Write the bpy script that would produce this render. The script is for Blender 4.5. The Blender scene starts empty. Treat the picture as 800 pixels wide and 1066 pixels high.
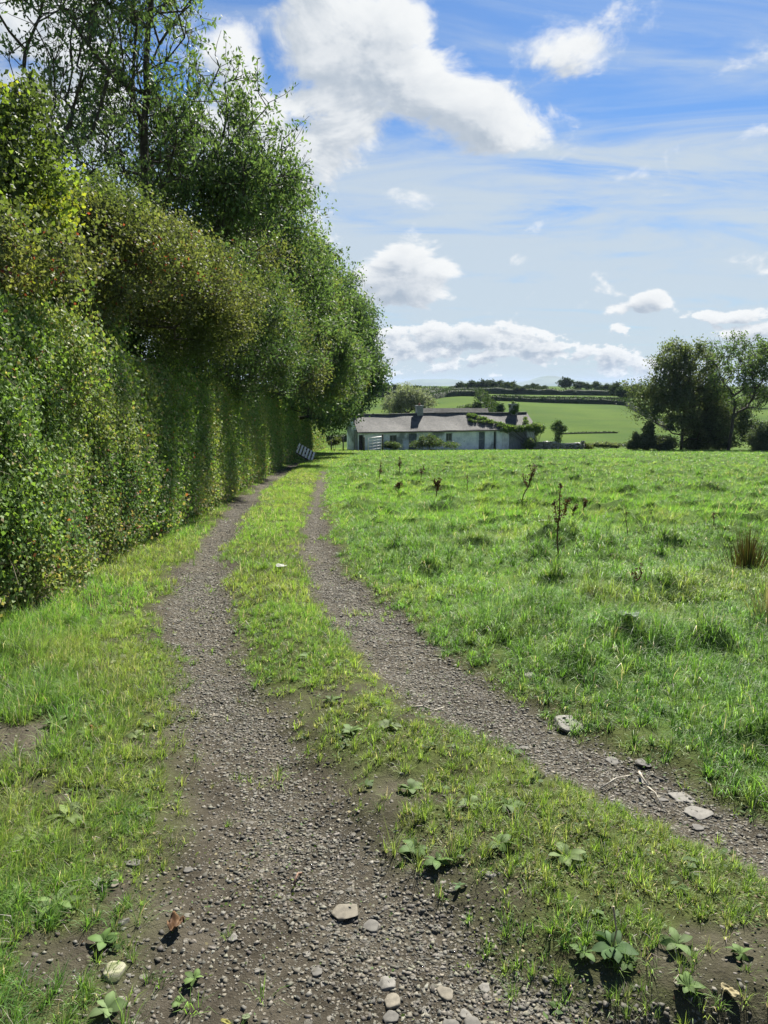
import bpy, math, random
import numpy as np
from math import radians as R
random.seed(7)
RNG = np.random.default_rng(11)
S = bpy.context.scene
COL = S.collection

# ------------------------------------------------------------------ camera
F, CX, CY, PITCH, EYE = 770.0, 400.0, 533.0, R(9.8), 1.6
cam = bpy.data.objects.new('camera', bpy.data.cameras.new('camera'))
COL.objects.link(cam)
cam.location = (0, 0, EYE)
cam.rotation_euler = (R(90) - PITCH, 0, 0)
cam.data.sensor_fit = 'VERTICAL'
cam.data.sensor_height = 24
cam.data.lens = F / 1066 * 24
cam.data.clip_start = .05
cam.data.clip_end = 30000
S.camera = cam
SUN_AZ, SUN_EL = R(19), R(45)          # azimuth clockwise from +Y
SUN_STRENGTH, SKY_STRENGTH, EXPOSURE = 5.0, .070, 1.5
sd = (math.sin(SUN_AZ) * math.cos(SUN_EL), math.cos(SUN_AZ) * math.cos(SUN_EL), math.sin(SUN_EL))
sl = bpy.data.lights.new('sun', 'SUN')
sl.energy, sl.angle, sl.color = SUN_STRENGTH, R(1.5), (1, .95, .86)
so = bpy.data.objects.new('sun', sl)
COL.objects.link(so)
from mathutils import Vector
so.rotation_euler = Vector(sd).to_track_quat('Z', 'Y').to_euler()
S.view_settings.view_transform = 'Standard'
S.view_settings.look = 'None'
S.view_settings.exposure = EXPOSURE
S.view_settings.gamma = 1
S.view_settings.use_curve_mapping = False
S.render.engine = 'CYCLES'
S.cycles.use_denoising = True
S.cycles.denoiser = 'OPENIMAGEDENOISE'
S.cycles.max_bounces = 8
S.cycles.diffuse_bounces = 6
S.cycles.transmission_bounces = 5
S.cycles.glossy_bounces = 2
S.cycles.sample_clamp_indirect = 4


def ray(px, py):
    a, b = (px - CX) / F, (CY - py) / F
    return np.array([a, math.cos(PITCH) + b * math.sin(PITCH), -math.sin(PITCH) + b * math.cos(PITCH)])


def azel(px, py):
    d = ray(px, py)
    d /= np.linalg.norm(d)
    return math.atan2(d[0], d[1]), math.asin(d[2])


def at(px, py, Y):
    d = ray(px, py)
    return np.array([0, 0, EYE]) + d * (Y / d[1])


# ------------------------------------------------------------------ node helper
class NT:
    def __init__(s, tree):
        s.t, s.n, s.l = tree, tree.nodes, tree.links

    def new(s, typ, **kw):
        n = s.n.new(typ)
        for k, v in kw.items():
            setattr(n, k, v)
        return n

    def put(s, sock, v):
        if isinstance(v, bpy.types.NodeSocket):
            s.l.new(v, sock)
        elif v is not None:
            sock.default_value = v

    def math(s, op, a, b=None, c=None, clamp=False):
        n = s.new('ShaderNodeMath', operation=op)
        n.use_clamp = clamp
        for i, v in enumerate((a, b, c)):
            if v is not None:
                s.put(n.inputs[i], v)
        return n.outputs[0]

    def vec(s, op, a, b=None, scale=None):
        n = s.new('ShaderNodeVectorMath', operation=op)
        s.put(n.inputs[0], a)
        if b is not None:
            s.put(n.inputs[1], b)
        if scale is not None:
            s.put(n.inputs['Scale'], scale)
        return n.outputs['Value'] if op in ('LENGTH', 'DOT_PRODUCT') else n.outputs[0]

    def noise(s, vec, scale, detail=3, rough=.5, dist=0, lac=2):
        n = s.new('ShaderNodeTexNoise')
        if vec is not None:
            s.put(n.inputs['Vector'], vec)
        s.put(n.inputs['Scale'], scale)
        n.inputs['Detail'].default_value = detail
        n.inputs['Roughness'].default_value = rough
        n.inputs['Distortion'].default_value = dist
        n.inputs['Lacunarity'].default_value = lac
        return n

    def ramp(s, v, lo, hi, a=0., b=1., smooth=True):
        n = s.new('ShaderNodeMapRange', interpolation_type='SMOOTHSTEP' if smooth else 'LINEAR')
        s.put(n.inputs[0], v)
        s.put(n.inputs[1], lo)
        s.put(n.inputs[2], hi)
        s.put(n.inputs[3], a)
        s.put(n.inputs[4], b)
        return n.outputs[0]

    def mix(s, f, a, b, blend='MIX'):
        n = s.new('ShaderNodeMix', data_type='RGBA', blend_type=blend)
        s.put(n.inputs[0], f)
        for i, v in ((6, a), (7, b)):
            s.put(n.inputs[i], (*v, 1) if isinstance(v, tuple) and len(v) == 3 else v)
        return n.outputs[2]


# ------------------------------------------------------------------ world: sky with clouds
W = bpy.data.worlds.new('World')
S.world = W
W.use_nodes = True
W.cycles.sampling_method = 'MANUAL'
W.cycles.sample_map_resolution = 1024
w = NT(W.node_tree)
w.n.clear()
tc = w.new('ShaderNodeTexCoord')
sky = w.new('ShaderNodeTexSky', sky_type='NISHITA')
sky.sun_disc = False
sky.sun_elevation, sky.sun_rotation = SUN_EL, SUN_AZ
sky.altitude, sky.air_density, sky.dust_density, sky.ozone_density = 50, 1.1, .35, 2.0


def cloud_group():
    g = bpy.data.node_groups.new('cloud_cover', 'ShaderNodeTree')
    g.interface.new_socket('Vector', in_out='INPUT', socket_type='NodeSocketVector')
    g.interface.new_socket('Cover', in_out='OUTPUT', socket_type='NodeSocketFloat')
    q = NT(g)
    gi, go = q.new('NodeGroupInput'), q.new('NodeGroupOutput')
    V = gi.outputs[0]
    # (az, el) of the direction
    sep = q.new('ShaderNodeSeparateXYZ')
    q.put(sep.inputs[0], V)
    az = q.math('ARCTAN2', sep.outputs[0], sep.outputs[1])
    el = q.math('ARCSINE', sep.outputs[2])
    big = q.noise(V, 5.5, 2, .5)
    wob = q.vec('SCALE', q.vec('SUBTRACT', big.outputs['Color'], (.5, .5, .5)), scale=.10)
    cmb = q.new('ShaderNodeCombineXYZ')
    q.put(cmb.inputs[0], az)
    q.put(cmb.inputs[1], el)
    P = q.vec('ADD', cmb.outputs[0], wob)
    blobs = [  # px, py, rx px, ry px, rotation deg, weight
        (403, 60, 125, 60, -22, 1.0), (328, 28, 80, 62, -30, 1.0), (492, 112, 80, 46, -25, .95),
        (345, 112, 80, 48, 0, .85), (250, 62, 45, 42, 0, .95), (270, 150, 90, 75, 0, .9), (588, 34, 78, 36, -12, .66),
        (427, 292, 62, 36, -5, 1.0), (408, 274, 36, 24, 0, .85),
        (470, 364, 120, 20, 0, .95), (600, 376, 110, 17, -3, .88), (430, 352, 60, 14, 0, .8), (560, 390, 230, 8, 0, .6),
        (672, 318, 28, 12, 0, .8), (634, 346, 20, 11, 0, .8), (633, 325, 18, 10, 0, .65), (770, 319, 36, 11, 0, .8), (795, 337, 32, 11, 0, .8),
        (40, 60, 110, 160, 0, .8), (60, 240, 160, 60, 0, .6),
        (1050, 200, 160, 60, 0, .7), (1400, 150, 260, 90, 0, .7), (-300, 150, 200, 120, 0, .8)]
    tot = None
    for (px, py, rx, ry, rot, wt) in blobs:
        a, e = azel(px, py)
        k = math.cos(math.atan(abs(py - CY) / F))
        mp = q.new('ShaderNodeMapping', vector_type='TEXTURE')
        q.put(mp.inputs[0], P)
        mp.inputs['Location'].default_value = (a, e, 0)
        mp.inputs['Rotation'].default_value = (0, 0, R(rot))
        mp.inputs['Scale'].default_value = (rx / F * k, ry / F * k, 1)
        sc = q.vec('MULTIPLY', mp.outputs[0], (1, 1, 0))
        d = q.vec('LENGTH', sc)
        m = q.ramp(d, 1.45, .25, 0, wt)
        tot = m if tot is None else q.math('SMOOTH_MAX', tot, m, .12)
    # small puffs shrink towards the horizon
    fs = q.math('DIVIDE', 1.0, q.math('ADD', q.math('MAXIMUM', sep.outputs[2], 0), .22))
    sv = q.vec('MULTIPLY', V, (1, 1, 1.7))
    f1 = q.noise(sv, 11, 9, .60, .35).outputs[0]
    f2 = q.noise(sv, 40, 6, .62).outputs[0]
    low = q.ramp(el, .16, .04, 0, 1)
    f = q.math('ADD', q.math('MULTIPLY', f1, q.math('SUBTRACT', 1, q.math('MULTIPLY', low, .5))),
               q.math('MULTIPLY', f2, q.math('MULTIPLY', low, .5)))
    val = q.math('ADD', tot, q.math('MULTIPLY', q.math('SUBTRACT', f, .5), q.math('ADD', 2.4, q.math('MULTIPLY', low, 2.0))))
    q.put(go.inputs[0], val)
    return g


CG = cloud_group()


def cover(vec):
    n = w.new('ShaderNodeGroup', node_tree=CG)
    w.put(n.inputs[0], vec)
    return n.outputs[0]


D0 = tc.outputs['Generated']
c0 = cover(D0)
right = (math.cos(SUN_AZ * .5), -math.sin(SUN_AZ * .5), 0)
off = (.026 * .8, .0, .026)
sp0 = w.new('ShaderNodeSeparateXYZ')
w.put(sp0.inputs[0], D0)
c1 = cover(w.vec('NORMALIZE', w.vec('ADD', D0, w.vec('SCALE', (.016, .0, .026), scale=w.ramp(sp0.outputs[2], .02, .30, .30, 1.1)))))
hi_ = w.ramp(sp0.outputs[2], .04, .34, 1.1, 1.45)
sp = w.new('ShaderNodeSeparateXYZ')
w.put(sp.inputs[0], D0)
dens = w.ramp(c0, w.ramp(sp.outputs[2], .05, .40, .34, .26), w.ramp(sp.outputs[2], .05, .40, .58, .80))
thick = w.ramp(w.math('ADD', w.math('MULTIPLY', c1, .6), w.math('MULTIPLY', c0, .4)), .35, hi_)
lee = w.ramp(w.math('SUBTRACT', c1, c0), -.28, .34)
shade = w.math('ADD', w.math('MULTIPLY', thick, .55), w.math('MULTIPLY', lee, .45))
# high thin cirrus: streaks along a slanting direction, thicker low down
sp = w.new('ShaderNodeSeparateXYZ')
w.put(sp.inputs[0], D0)
pz = w.math('ADD', w.math('MAXIMUM', sp.outputs[2], 0), .12)
cb = w.new('ShaderNodeCombineXYZ')
w.put(cb.inputs[0], w.math('DIVIDE', sp.outputs[0], pz))
w.put(cb.inputs[1], w.math('DIVIDE', sp.outputs[1], pz))
mp = w.new('ShaderNodeMapping')
w.put(mp.inputs[0], cb.outputs[0])
mp.inputs['Rotation'].default_value = (0, 0, R(-52))
mp.inputs['Scale'].default_value = (.7, 1.9, 1)
ci = w.noise(mp.outputs[0], 1.2, 9, .62, 1.3).outputs[0]
ci2 = w.noise(cb.outputs[0], .42, 3, .5, .4).outputs[0]
lowz = w.ramp(sp.outputs[2], .44, .08, 0, 1)
cir = w.math('ADD', w.math('MULTIPLY', ci, .86), w.math('MULTIPLY', ci2, .34))
cir = w.ramp(w.math('ADD', cir, w.math('MULTIPLY', lowz, .38)), .56, .94, 0, .9)
skyc = w.mix(1.0, sky.outputs[0], (.235, .365, .53), 'MULTIPLY')
skyc = w.mix(cir, skyc, (3.1, 3.55, 3.9))
clc = w.mix(shade, (4.7, 4.8, 4.85), (2.1, 2.5, 3.0))
out = w.mix(dens, skyc, clc)
below = w.ramp(sp.outputs[2], -.02, -.06, 0, 1)
out = w.mix(below, out, (1.2, 1.4, 1.0))
bg = w.new('ShaderNodeBackground')
w.put(bg.inputs[0], out)
bg.inputs[1].default_value = SKY_STRENGTH
wo = w.new('ShaderNodeOutputWorld')
w.l.new(bg.outputs[0], wo.inputs[0])


# ------------------------------------------------------------------ object helpers
def tag(o, label=None, cat=None, group=None, kind=None):
    if label: o['label'] = label
    if cat: o['category'] = cat
    if group: o['group'] = group
    if kind: o['kind'] = kind
    return o


def empty(name, loc, rz=0, **kw):
    o = bpy.data.objects.new(name, None)
    COL.objects.link(o)
    o.location = tuple(float(v) for v in loc)
    o.rotation_euler = (0, 0, rz)
    o.empty_display_size = .2
    return tag(o, **kw)


def mesh(name, V, loops, counts, mat, parent=None, col=None, smooth=False, origin=None, attrs=None):
    """one mesh object from flat numpy arrays; V is in world space, moved to origin"""
    V = np.asarray(V, np.float32)
    if origin is not None:
        V = V - np.asarray(origin, np.float32)
    loops = np.asarray(loops, np.int32).ravel()
    counts = np.asarray(counts, np.int32).ravel()
    me = bpy.data.meshes.new(name)
    me.vertices.add(len(V))
    me.vertices.foreach_set('co', V.ravel())
    me.loops.add(len(loops))
    me.loops.foreach_set('vertex_index', loops)
    me.polygons.add(len(counts))
    st = np.zeros(len(counts), np.int32)
    st[1:] = np.cumsum(counts)[:-1]
    me.polygons.foreach_set('loop_start', st)
    me.polygons.foreach_set('loop_total', counts)
    if smooth:
        me.polygons.foreach_set('use_smooth', np.ones(len(counts), bool))
    me.update(calc_edges=True)
    if col is not None:
        a = me.color_attributes.new('Col', 'FLOAT_COLOR', 'POINT')
        c = np.ones((len(V), 4), np.float32)
        c[:, :3] = col
        a.data.foreach_set('color', c.ravel())
    for k, v in (attrs or {}).items():
        a = me.attributes.new(k, 'FLOAT', 'POINT')
        a.data.foreach_set('value', np.asarray(v, np.float32))
    me.materials.append(mat)
    o = bpy.data.objects.new(name, me)
    COL.objects.link(o)
    if parent is not None:
        o.parent = parent
    elif origin is not None:
        o.location = tuple(float(v) for v in origin)
    return o


class MB:
    """collects simple solids into one mesh"""
    def __init__(s):
        s.v, s.f = [], []

    def box(s, c, d, rot=None):
        c, d = np.array(c, float), np.array(d, float) / 2
        k = len(s.v)
        for x in (-1, 1):
            for y in (-1, 1):
                for z in (-1, 1):
                    p = np.array([x, y, z]) * d
                    if rot is not None:
                        p = rot @ p
                    s.v.append(c + p)
        s.f += [[k + i for i in q] for q in ((0, 1, 3, 2), (4, 6, 7, 5), (0, 4, 5, 1), (2, 3, 7, 6), (0, 2, 6, 4), (1, 5, 7, 3))]
        return s

    def span(s, x0, x1, y0, y1, z0, z1):
        return s.box(((x0 + x1) / 2, (y0 + y1) / 2, (z0 + z1) / 2), (x1 - x0, y1 - y0, z1 - z0))

    def tube(s, pts, rad, n=8):
        pts = [np.array(p, float) for p in pts]
        if not hasattr(rad, '__len__'):
            rad = [rad] * len(pts)
        k0 = len(s.v)
        for i, p in enumerate(pts):
            t = pts[min(i + 1, len(pts) - 1)] - pts[max(i - 1, 0)]
            t /= np.linalg.norm(t) + 1e-9
            a = np.cross(t, [0, 0, 1.] if abs(t[2]) < .9 else [1., 0, 0])
            a /= np.linalg.norm(a)
            b = np.cross(t, a)
            for j in range(n):
                th = 2 * math.pi * j / n
                s.v.append(p + rad[i] * (math.cos(th) * a + math.sin(th) * b))
        for i in range(len(pts) - 1):
            for j in range(n):
                s.f.append([k0 + i * n + j, k0 + i * n + (j + 1) % n, k0 + (i + 1) * n + (j + 1) % n, k0 + (i + 1) * n + j])
        s.f.append([k0 + j for j in range(n)][::-1])
        s.f.append([k0 + (len(pts) - 1) * n + j for j in range(n)])
        return s

    def build(s, name, mat, parent=None, smooth=False, bevel=0, loc=None):
        me = bpy.data.meshes.new(name)
        V = [tuple(float(c) for c in v) for v in s.v]
        me.from_pydata(V, [], s.f)
        me.materials.append(mat)
        if smooth:
            for p in me.polygons: p.use_smooth = True
        o = bpy.data.objects.new(name, me)
        COL.objects.link(o)
        if parent is not None: o.parent = parent
        if loc is not None: o.location = tuple(float(v) for v in loc)
        if bevel:
            b = o.modifiers.new('bevel', 'BEVEL')
            b.width, b.segments = bevel, 2
        return o


# ------------------------------------------------------------------ noise
def hsh(ix, iy, iz, seed):
    with np.errstate(over='ignore'):
        h = (ix.astype(np.uint32) * np.uint32(374761393) + iy.astype(np.uint32) * np.uint32(668265263)
             + iz.astype(np.uint32) * np.uint32(2147483647) + np.uint32(seed * 974634777 & 0xffffffff))
        h = (h ^ (h >> np.uint32(13))) * np.uint32(1274126177)
        h = h ^ (h >> np.uint32(16))
    return h.astype(np.float64) / 4294967295.0


def vn(x, y, z=None, seed=0):
    x = np.asarray(x, float)
    y = np.asarray(y, float)
    ix, iy = np.floor(x).astype(np.int64), np.floor(y).astype(np.int64)
    fx, fy = x - ix, y - iy
    fx, fy = fx * fx * (3 - 2 * fx), fy * fy * (3 - 2 * fy)
    if z is None:
        o = np.zeros_like(ix)
        L = lambda a, b: hsh(ix + a, iy + b, o, seed)
        return (L(0, 0) * (1 - fx) + L(1, 0) * fx) * (1 - fy) + (L(0, 1) * (1 - fx) + L(1, 1) * fx) * fy
    z = np.asarray(z, float)
    iz = np.floor(z).astype(np.int64)
    fz = z - iz
    fz = fz * fz * (3 - 2 * fz)
    L = lambda a, b, c: hsh(ix + a, iy + b, iz + c, seed)
    lo = (L(0, 0, 0) * (1 - fx) + L(1, 0, 0) * fx) * (1 - fy) + (L(0, 1, 0) * (1 - fx) + L(1, 1, 0) * fx) * fy
    hi = (L(0, 0, 1) * (1 - fx) + L(1, 0, 1) * fx) * (1 - fy) + (L(0, 1, 1) * (1 - fx) + L(1, 1, 1) * fx) * fy
    return lo * (1 - fz) + hi * fz


def fbm(x, y, z=None, oct=4, seed=0, gain=.5):
    t, a, n = 0, 1, 0
    for i in range(oct):
        k = 2.03 ** i
        t = t + a * (vn(x * k + 17.3 * i, y * k - 9.1 * i, None if z is None else z * k, seed + i) - .5)
        n += a
        a *= gain
    return t / n * 2          # about -1..1


def sstep(x, a, b):
    t = np.clip((x - a) / (b - a), 0, 1)
    return t * t * (3 - 2 * t)


# ------------------------------------------------------------------ terrain
_T = np.array([(-400, 2.), (-40, .6), (0, -.03), (2, -.06), (4, -.12), (7, -.31), (10, -.51), (15, -.86), (30, -1.92), (60, -4.05), (84, -5.8),
               (100, -6.95), (112, -7.9), (128, -8.7), (142, -8.8), (160, -8.2), (200, -6.9), (240, -5.7), (270, -5.0), (300, -4.7), (350, -4.1), (430, -3.1),
               (520, -2.0), (600, -1.2), (700, -.4), (900, -3), (1500, -14), (3000, -30), (9000, -60)])
_ty = np.concatenate([np.arange(-400, 120, .25), np.arange(120, 9000, 2.)])
_tz = np.interp(_ty, _T[:, 0], _T[:, 1])
_k = np.ones(13) / 13
for _ in range(2):
    _m = _ty < 118
    z1 = np.convolve(np.pad(_tz, 6, mode='edge'), _k, mode='valid')
    _tz = z1


def zb(X, Y):
    X = np.asarray(X, float)
    z = np.interp(Y, _ty, _tz)
    far = sstep(Y, 110, 220)
    z = z + far * (1.7 * np.exp(-((X - 30) / 22) ** 2 - ((Y - 300) / 60) ** 2))
    z = z + far * .9 * fbm(X / 140, np.asarray(Y) / 160, oct=2, seed=3)
    z = z - sstep(Y, 130, 300) * .0 * X
    return z


def hit(px, py):
    d = ray(px, py)
    t = np.concatenate([np.arange(.5, 20, .01), np.arange(20, 900, .1)])
    P = d[None] * t[:, None]
    g = P[:, 2] + EYE - zb(P[:, 0], P[:, 1])
    i = np.argmax(g < 0)
    return P[i, 0], P[i, 1]


def edge(pts):
    a = np.array([hit(*p) for p in pts])
    a = a[np.argsort(a[:, 1])]
    s0 = (a[2] - a[0]) / max(a[2, 1] - a[0, 1], .2)
    a = np.vstack([[a[0, 0] - s0[0] * min(a[0, 1], 3) * 1.0, a[0, 1] - min(a[0, 1], 3)], a])
    return a


E_LL = edge([(303, 483), (290, 489), (262, 508), (232, 532), (203, 565), (180, 600), (166, 640), (166, 680), (167, 720), (165, 780), (160, 830), (148, 880), (128, 940), (98, 1000), (60, 1066)])
E_LR = edge([(312, 483), (305, 489), (280, 508), (254, 538), (240, 570), (240, 610), (250, 650), (268, 700), (300, 745), (338, 800), (378, 850), (432, 900), (505, 950), (575, 1000), (665, 1040), (760, 1066)])
E_RL = edge([(334, 489), (329, 500), (322, 520), (313, 560), (316, 600), (335, 640), (365, 680), (425, 730), (500, 775), (570, 808), (650, 845), (745, 890), (830, 940)])
E_RR = edge([(341, 489), (341, 500), (339, 520), (343, 560), (367, 600), (420, 635), (480, 680), (540, 715), (600, 745), (660, 775), (720, 800), (800, 835), (870, 870)])


def ex(E, Y):
    return np.interp(Y, E[:, 1], E[:, 0])


HB = np.array([hit(*p) for p in [(-120, 735), (0, 668), (60, 632), (130, 592), (200, 546), (258, 508), (298, 482), (320, 472.5), (340, 467.5)]])
HB = HB[np.argsort(HB[:, 1])]
HB = np.vstack([[HB[0, 0] - .05, -3], HB, [HB[-1, 0] - .3, HB[-1, 1] + 8]])


_hy = np.arange(-3, 100, .5)
_hx = np.interp(_hy, HB[:, 1], HB[:, 0])
for _ in range(3):
    _hx = np.concatenate([_hx[:6], np.convolve(_hx, np.ones(13) / 13, mode='valid'), _hx[-6:]])


def hedge_x(Y):
    return np.interp(Y, _hy, _hx)


def region(X, Y):
    """signed distances: inside left rut, inside right rut"""
    a, b, c, d = ex(E_LL, Y), ex(E_LR, Y), ex(E_RL, Y), ex(E_RR, Y)
    sl = np.minimum(X - a, b - X) * .85
    sr = np.minimum(X - c, d - X) * .85
    fade = sstep(Y, 48, 64)
    return sl - fade * 2, sr - sstep(Y, 30, 42) * 2, a, b, c, d


def bareness(X, Y):
    sl, sr, a, b, c, d = region(X, Y)
    n = fbm(X * 2.1, Y * 2.1, oct=4, seed=21)
    n2 = fbm(X * .9, Y * .9, oct=2, seed=33)
    near = sstep(Y, 7, 2.5)
    edgew = .10 + .12 * near
    bl = sstep(sl + n * (.16 + .12 * near) + n2 * .10, -edgew, edgew)
    br = sstep(sr + n * .17 + n2 * .09 - .05 * (X > d), -.08, .12)
    bare = np.maximum(bl, br)
    # worn patches on the middle strip and the left verge close to the viewer
    mid = (X > b) & (X < c)
    m = .8 * sstep(n + n2 * .8, .10, .45) * sstep(Y, 6.5, 3) * mid
    lv = (X < a)
    l = .95 * sstep(n * 1.2 + n2 * .8 + .26 - .55 * np.clip((a - X) / .9, 0, 5), -.1, .35) * sstep(Y, 6.5, 4.2) * lv
    return np.clip(np.maximum(bare, np.maximum(m, l)), 0, 1)


def terrain(X, Y, micro=True):
    X = np.asarray(X, float)
    Y = np.asarray(Y, float)
    z = zb(X, Y)
    sl, sr, a, b, c, d = region(X, Y)
    nearw = sstep(Y, 90, 40) * sstep(Y, -8, -2)
    rut = np.maximum(sstep(sl, -.12, .2), sstep(sr, -.12, .2))
    z = z - .05 * rut * nearw
    fld = sstep(X - d, 0, .9)
    z = z + nearw * fld * (.07 + .13 * fbm(X * .9, Y * .9, oct=2, seed=5) * sstep(Y, 90, 30))
    tus = np.clip(fbm(X * 1.9, Y * 1.9, oct=2, seed=8), 0, 1)
    z = z + nearw * fld * .24 * tus
    vg = sstep(a - X, .1, 1.2)
    z = z + nearw * vg * (.08 + .06 * fbm(X * 2, Y * 2, oct=2, seed=6))
    mid = sstep(np.minimum(X - b, c - X), -.05, .35)
    z = z + nearw * mid * (.035 + .03 * fbm(X * 2.4, Y * 2.4, oct=2, seed=7))
    if micro:
        w0 = sstep(Y, 25, 8)
        z = z + w0 * (.010 * fbm(X * 9, Y * 9, oct=3, seed=9))
    return z


def gz(X, Y):
    return float(terrain(np.array([X]), np.array([Y]))[0])


def ghit(px, py):
    x, y = hit(px, py)
    return np.array([x, y, gz(x, y)])


# ------------------------------------------------------------------ materials
def mat_new(name):
    m = bpy.data.materials.new(name)
    m.use_nodes = True
    q = NT(m.node_tree)
    q.n.clear()
    o = q.new('ShaderNodeOutputMaterial')
    return m, q, o


def leaf_mat(name, trans=.35, rough=.5, spec=.4, tint=(1, 1, 1)):
    m, q, o = mat_new(name)
    a = q.new('ShaderNodeAttribute', attribute_name='Col')
    c = q.mix(1., a.outputs[0], tint, 'MULTIPLY')
    b = q.new('ShaderNodeBsdfPrincipled')
    q.put(b.inputs['Base Color'], c)
    b.inputs['Roughness'].default_value = rough
    b.inputs['Specular IOR Level'].default_value = spec
    t = q.new('ShaderNodeBsdfTranslucent')
    q.put(t.inputs[0], q.mix(1., c, (1.25, 1.35, .55), 'MULTIPLY'))
    x = q.new('ShaderNodeMixShader')
    x.inputs[0].default_value = trans
    q.l.new(b.outputs[0], x.inputs[1])
    q.l.new(t.outputs[0], x.inputs[2])
    q.l.new(x.outputs[0], o.inputs[0])
    return m


def noisy_mat(name, c1, c2, scale=8, rough=.85, bump=.3, c3=None, coord='Object', spec=.3, stretch=(1, 1, 1), bdist=.02, lo=.35, hi=.65):
    m, q, o = mat_new(name)
    t = q.new('ShaderNodeTexCoord')
    v = q.vec('MULTIPLY', t.outputs[coord], stretch)
    n = q.noise(v, scale, 6, .62)
    c = q.mix(q.ramp(n.outputs[0], lo, hi), c1, c2)
    if c3:
        n3 = q.noise(v, scale * .31, 5, .6)
        c = q.mix(q.ramp(n3.outputs[0], .52, .66), c, c3)
    b = q.new('ShaderNodeBsdfPrincipled')
    q.put(b.inputs['Base Color'], c)
    b.inputs['Roughness'].default_value = rough
    b.inputs['Specular IOR Level'].default_value = spec
    if bump:
        n2 = q.noise(v, scale * 3, 5, .65)
        bp = q.new('ShaderNodeBump')
        bp.inputs['Strength'].default_value = bump
        bp.inputs['Distance'].default_value = bdist
        q.put(bp.inputs['Height'], n2.outputs[0])
        q.l.new(bp.outputs[0], b.inputs['Normal'])
    q.l.new(b.outputs[0], o.inputs[0])
    return m


def attr_mat(name, rough=.8, bump=.4, scale=60, spec=.35, bdist=.003):
    """colour from the mesh, broken up by fine noise"""
    m, q, o = mat_new(name)
    a = q.new('ShaderNodeAttribute', attribute_name='Col')
    t = q.new('ShaderNodeTexCoord')
    n = q.noise(t.outputs['Object'], scale, 5, .65)
    c = q.mix(1., a.outputs[0], q.mix(q.ramp(n.outputs[0], .3, .7), (.72, .72, .72), (1.2, 1.2, 1.2)), 'MULTIPLY')
    b = q.new('ShaderNodeBsdfPrincipled')
    q.put(b.inputs['Base Color'], c)
    b.inputs['Roughness'].default_value = rough
    b.inputs['Specular IOR Level'].default_value = spec
    bp = q.new('ShaderNodeBump')
    bp.inputs['Strength'].default_value = bump
    bp.inputs['Distance'].default_value = bdist
    q.put(bp.inputs['Height'], n.outputs[0])
    q.l.new(bp.outputs[0], b.inputs['Normal'])
    q.l.new(b.outputs[0], o.inputs[0])
    return m


M = {}
M['grass'] = leaf_mat('grass_blade', .48, .5, .3, (1.9, 1.75, 3.2))
M['leaf'] = leaf_mat('tree_leaf', .42, .6, .2, (1.6, 1.45, 2.4))
M['ivy'] = leaf_mat('hedge_leaf', .40, .6, .2, (2.35, 2.2, 2.6))
M['weed'] = leaf_mat('weed_leaf', .25, .65, .15, (.85, .85, .8))
M['far_leaf'] = leaf_mat('far_leaf', .25, .8, .05, (1.0, .95, 1.0))
M['bark'] = noisy_mat('bark', (.035, .030, .024), (.075, .064, .05), 14, .9, .5, (.07, .085, .05), stretch=(1, 1, .35))
M['stone'] = attr_mat('stone', .8, .6, 45)
M['gravel'] = attr_mat('gravel', .85, .3, 90)
DIM = .88
M['dry'] = leaf_mat('dry_stem', .15, .7, .2)


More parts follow.
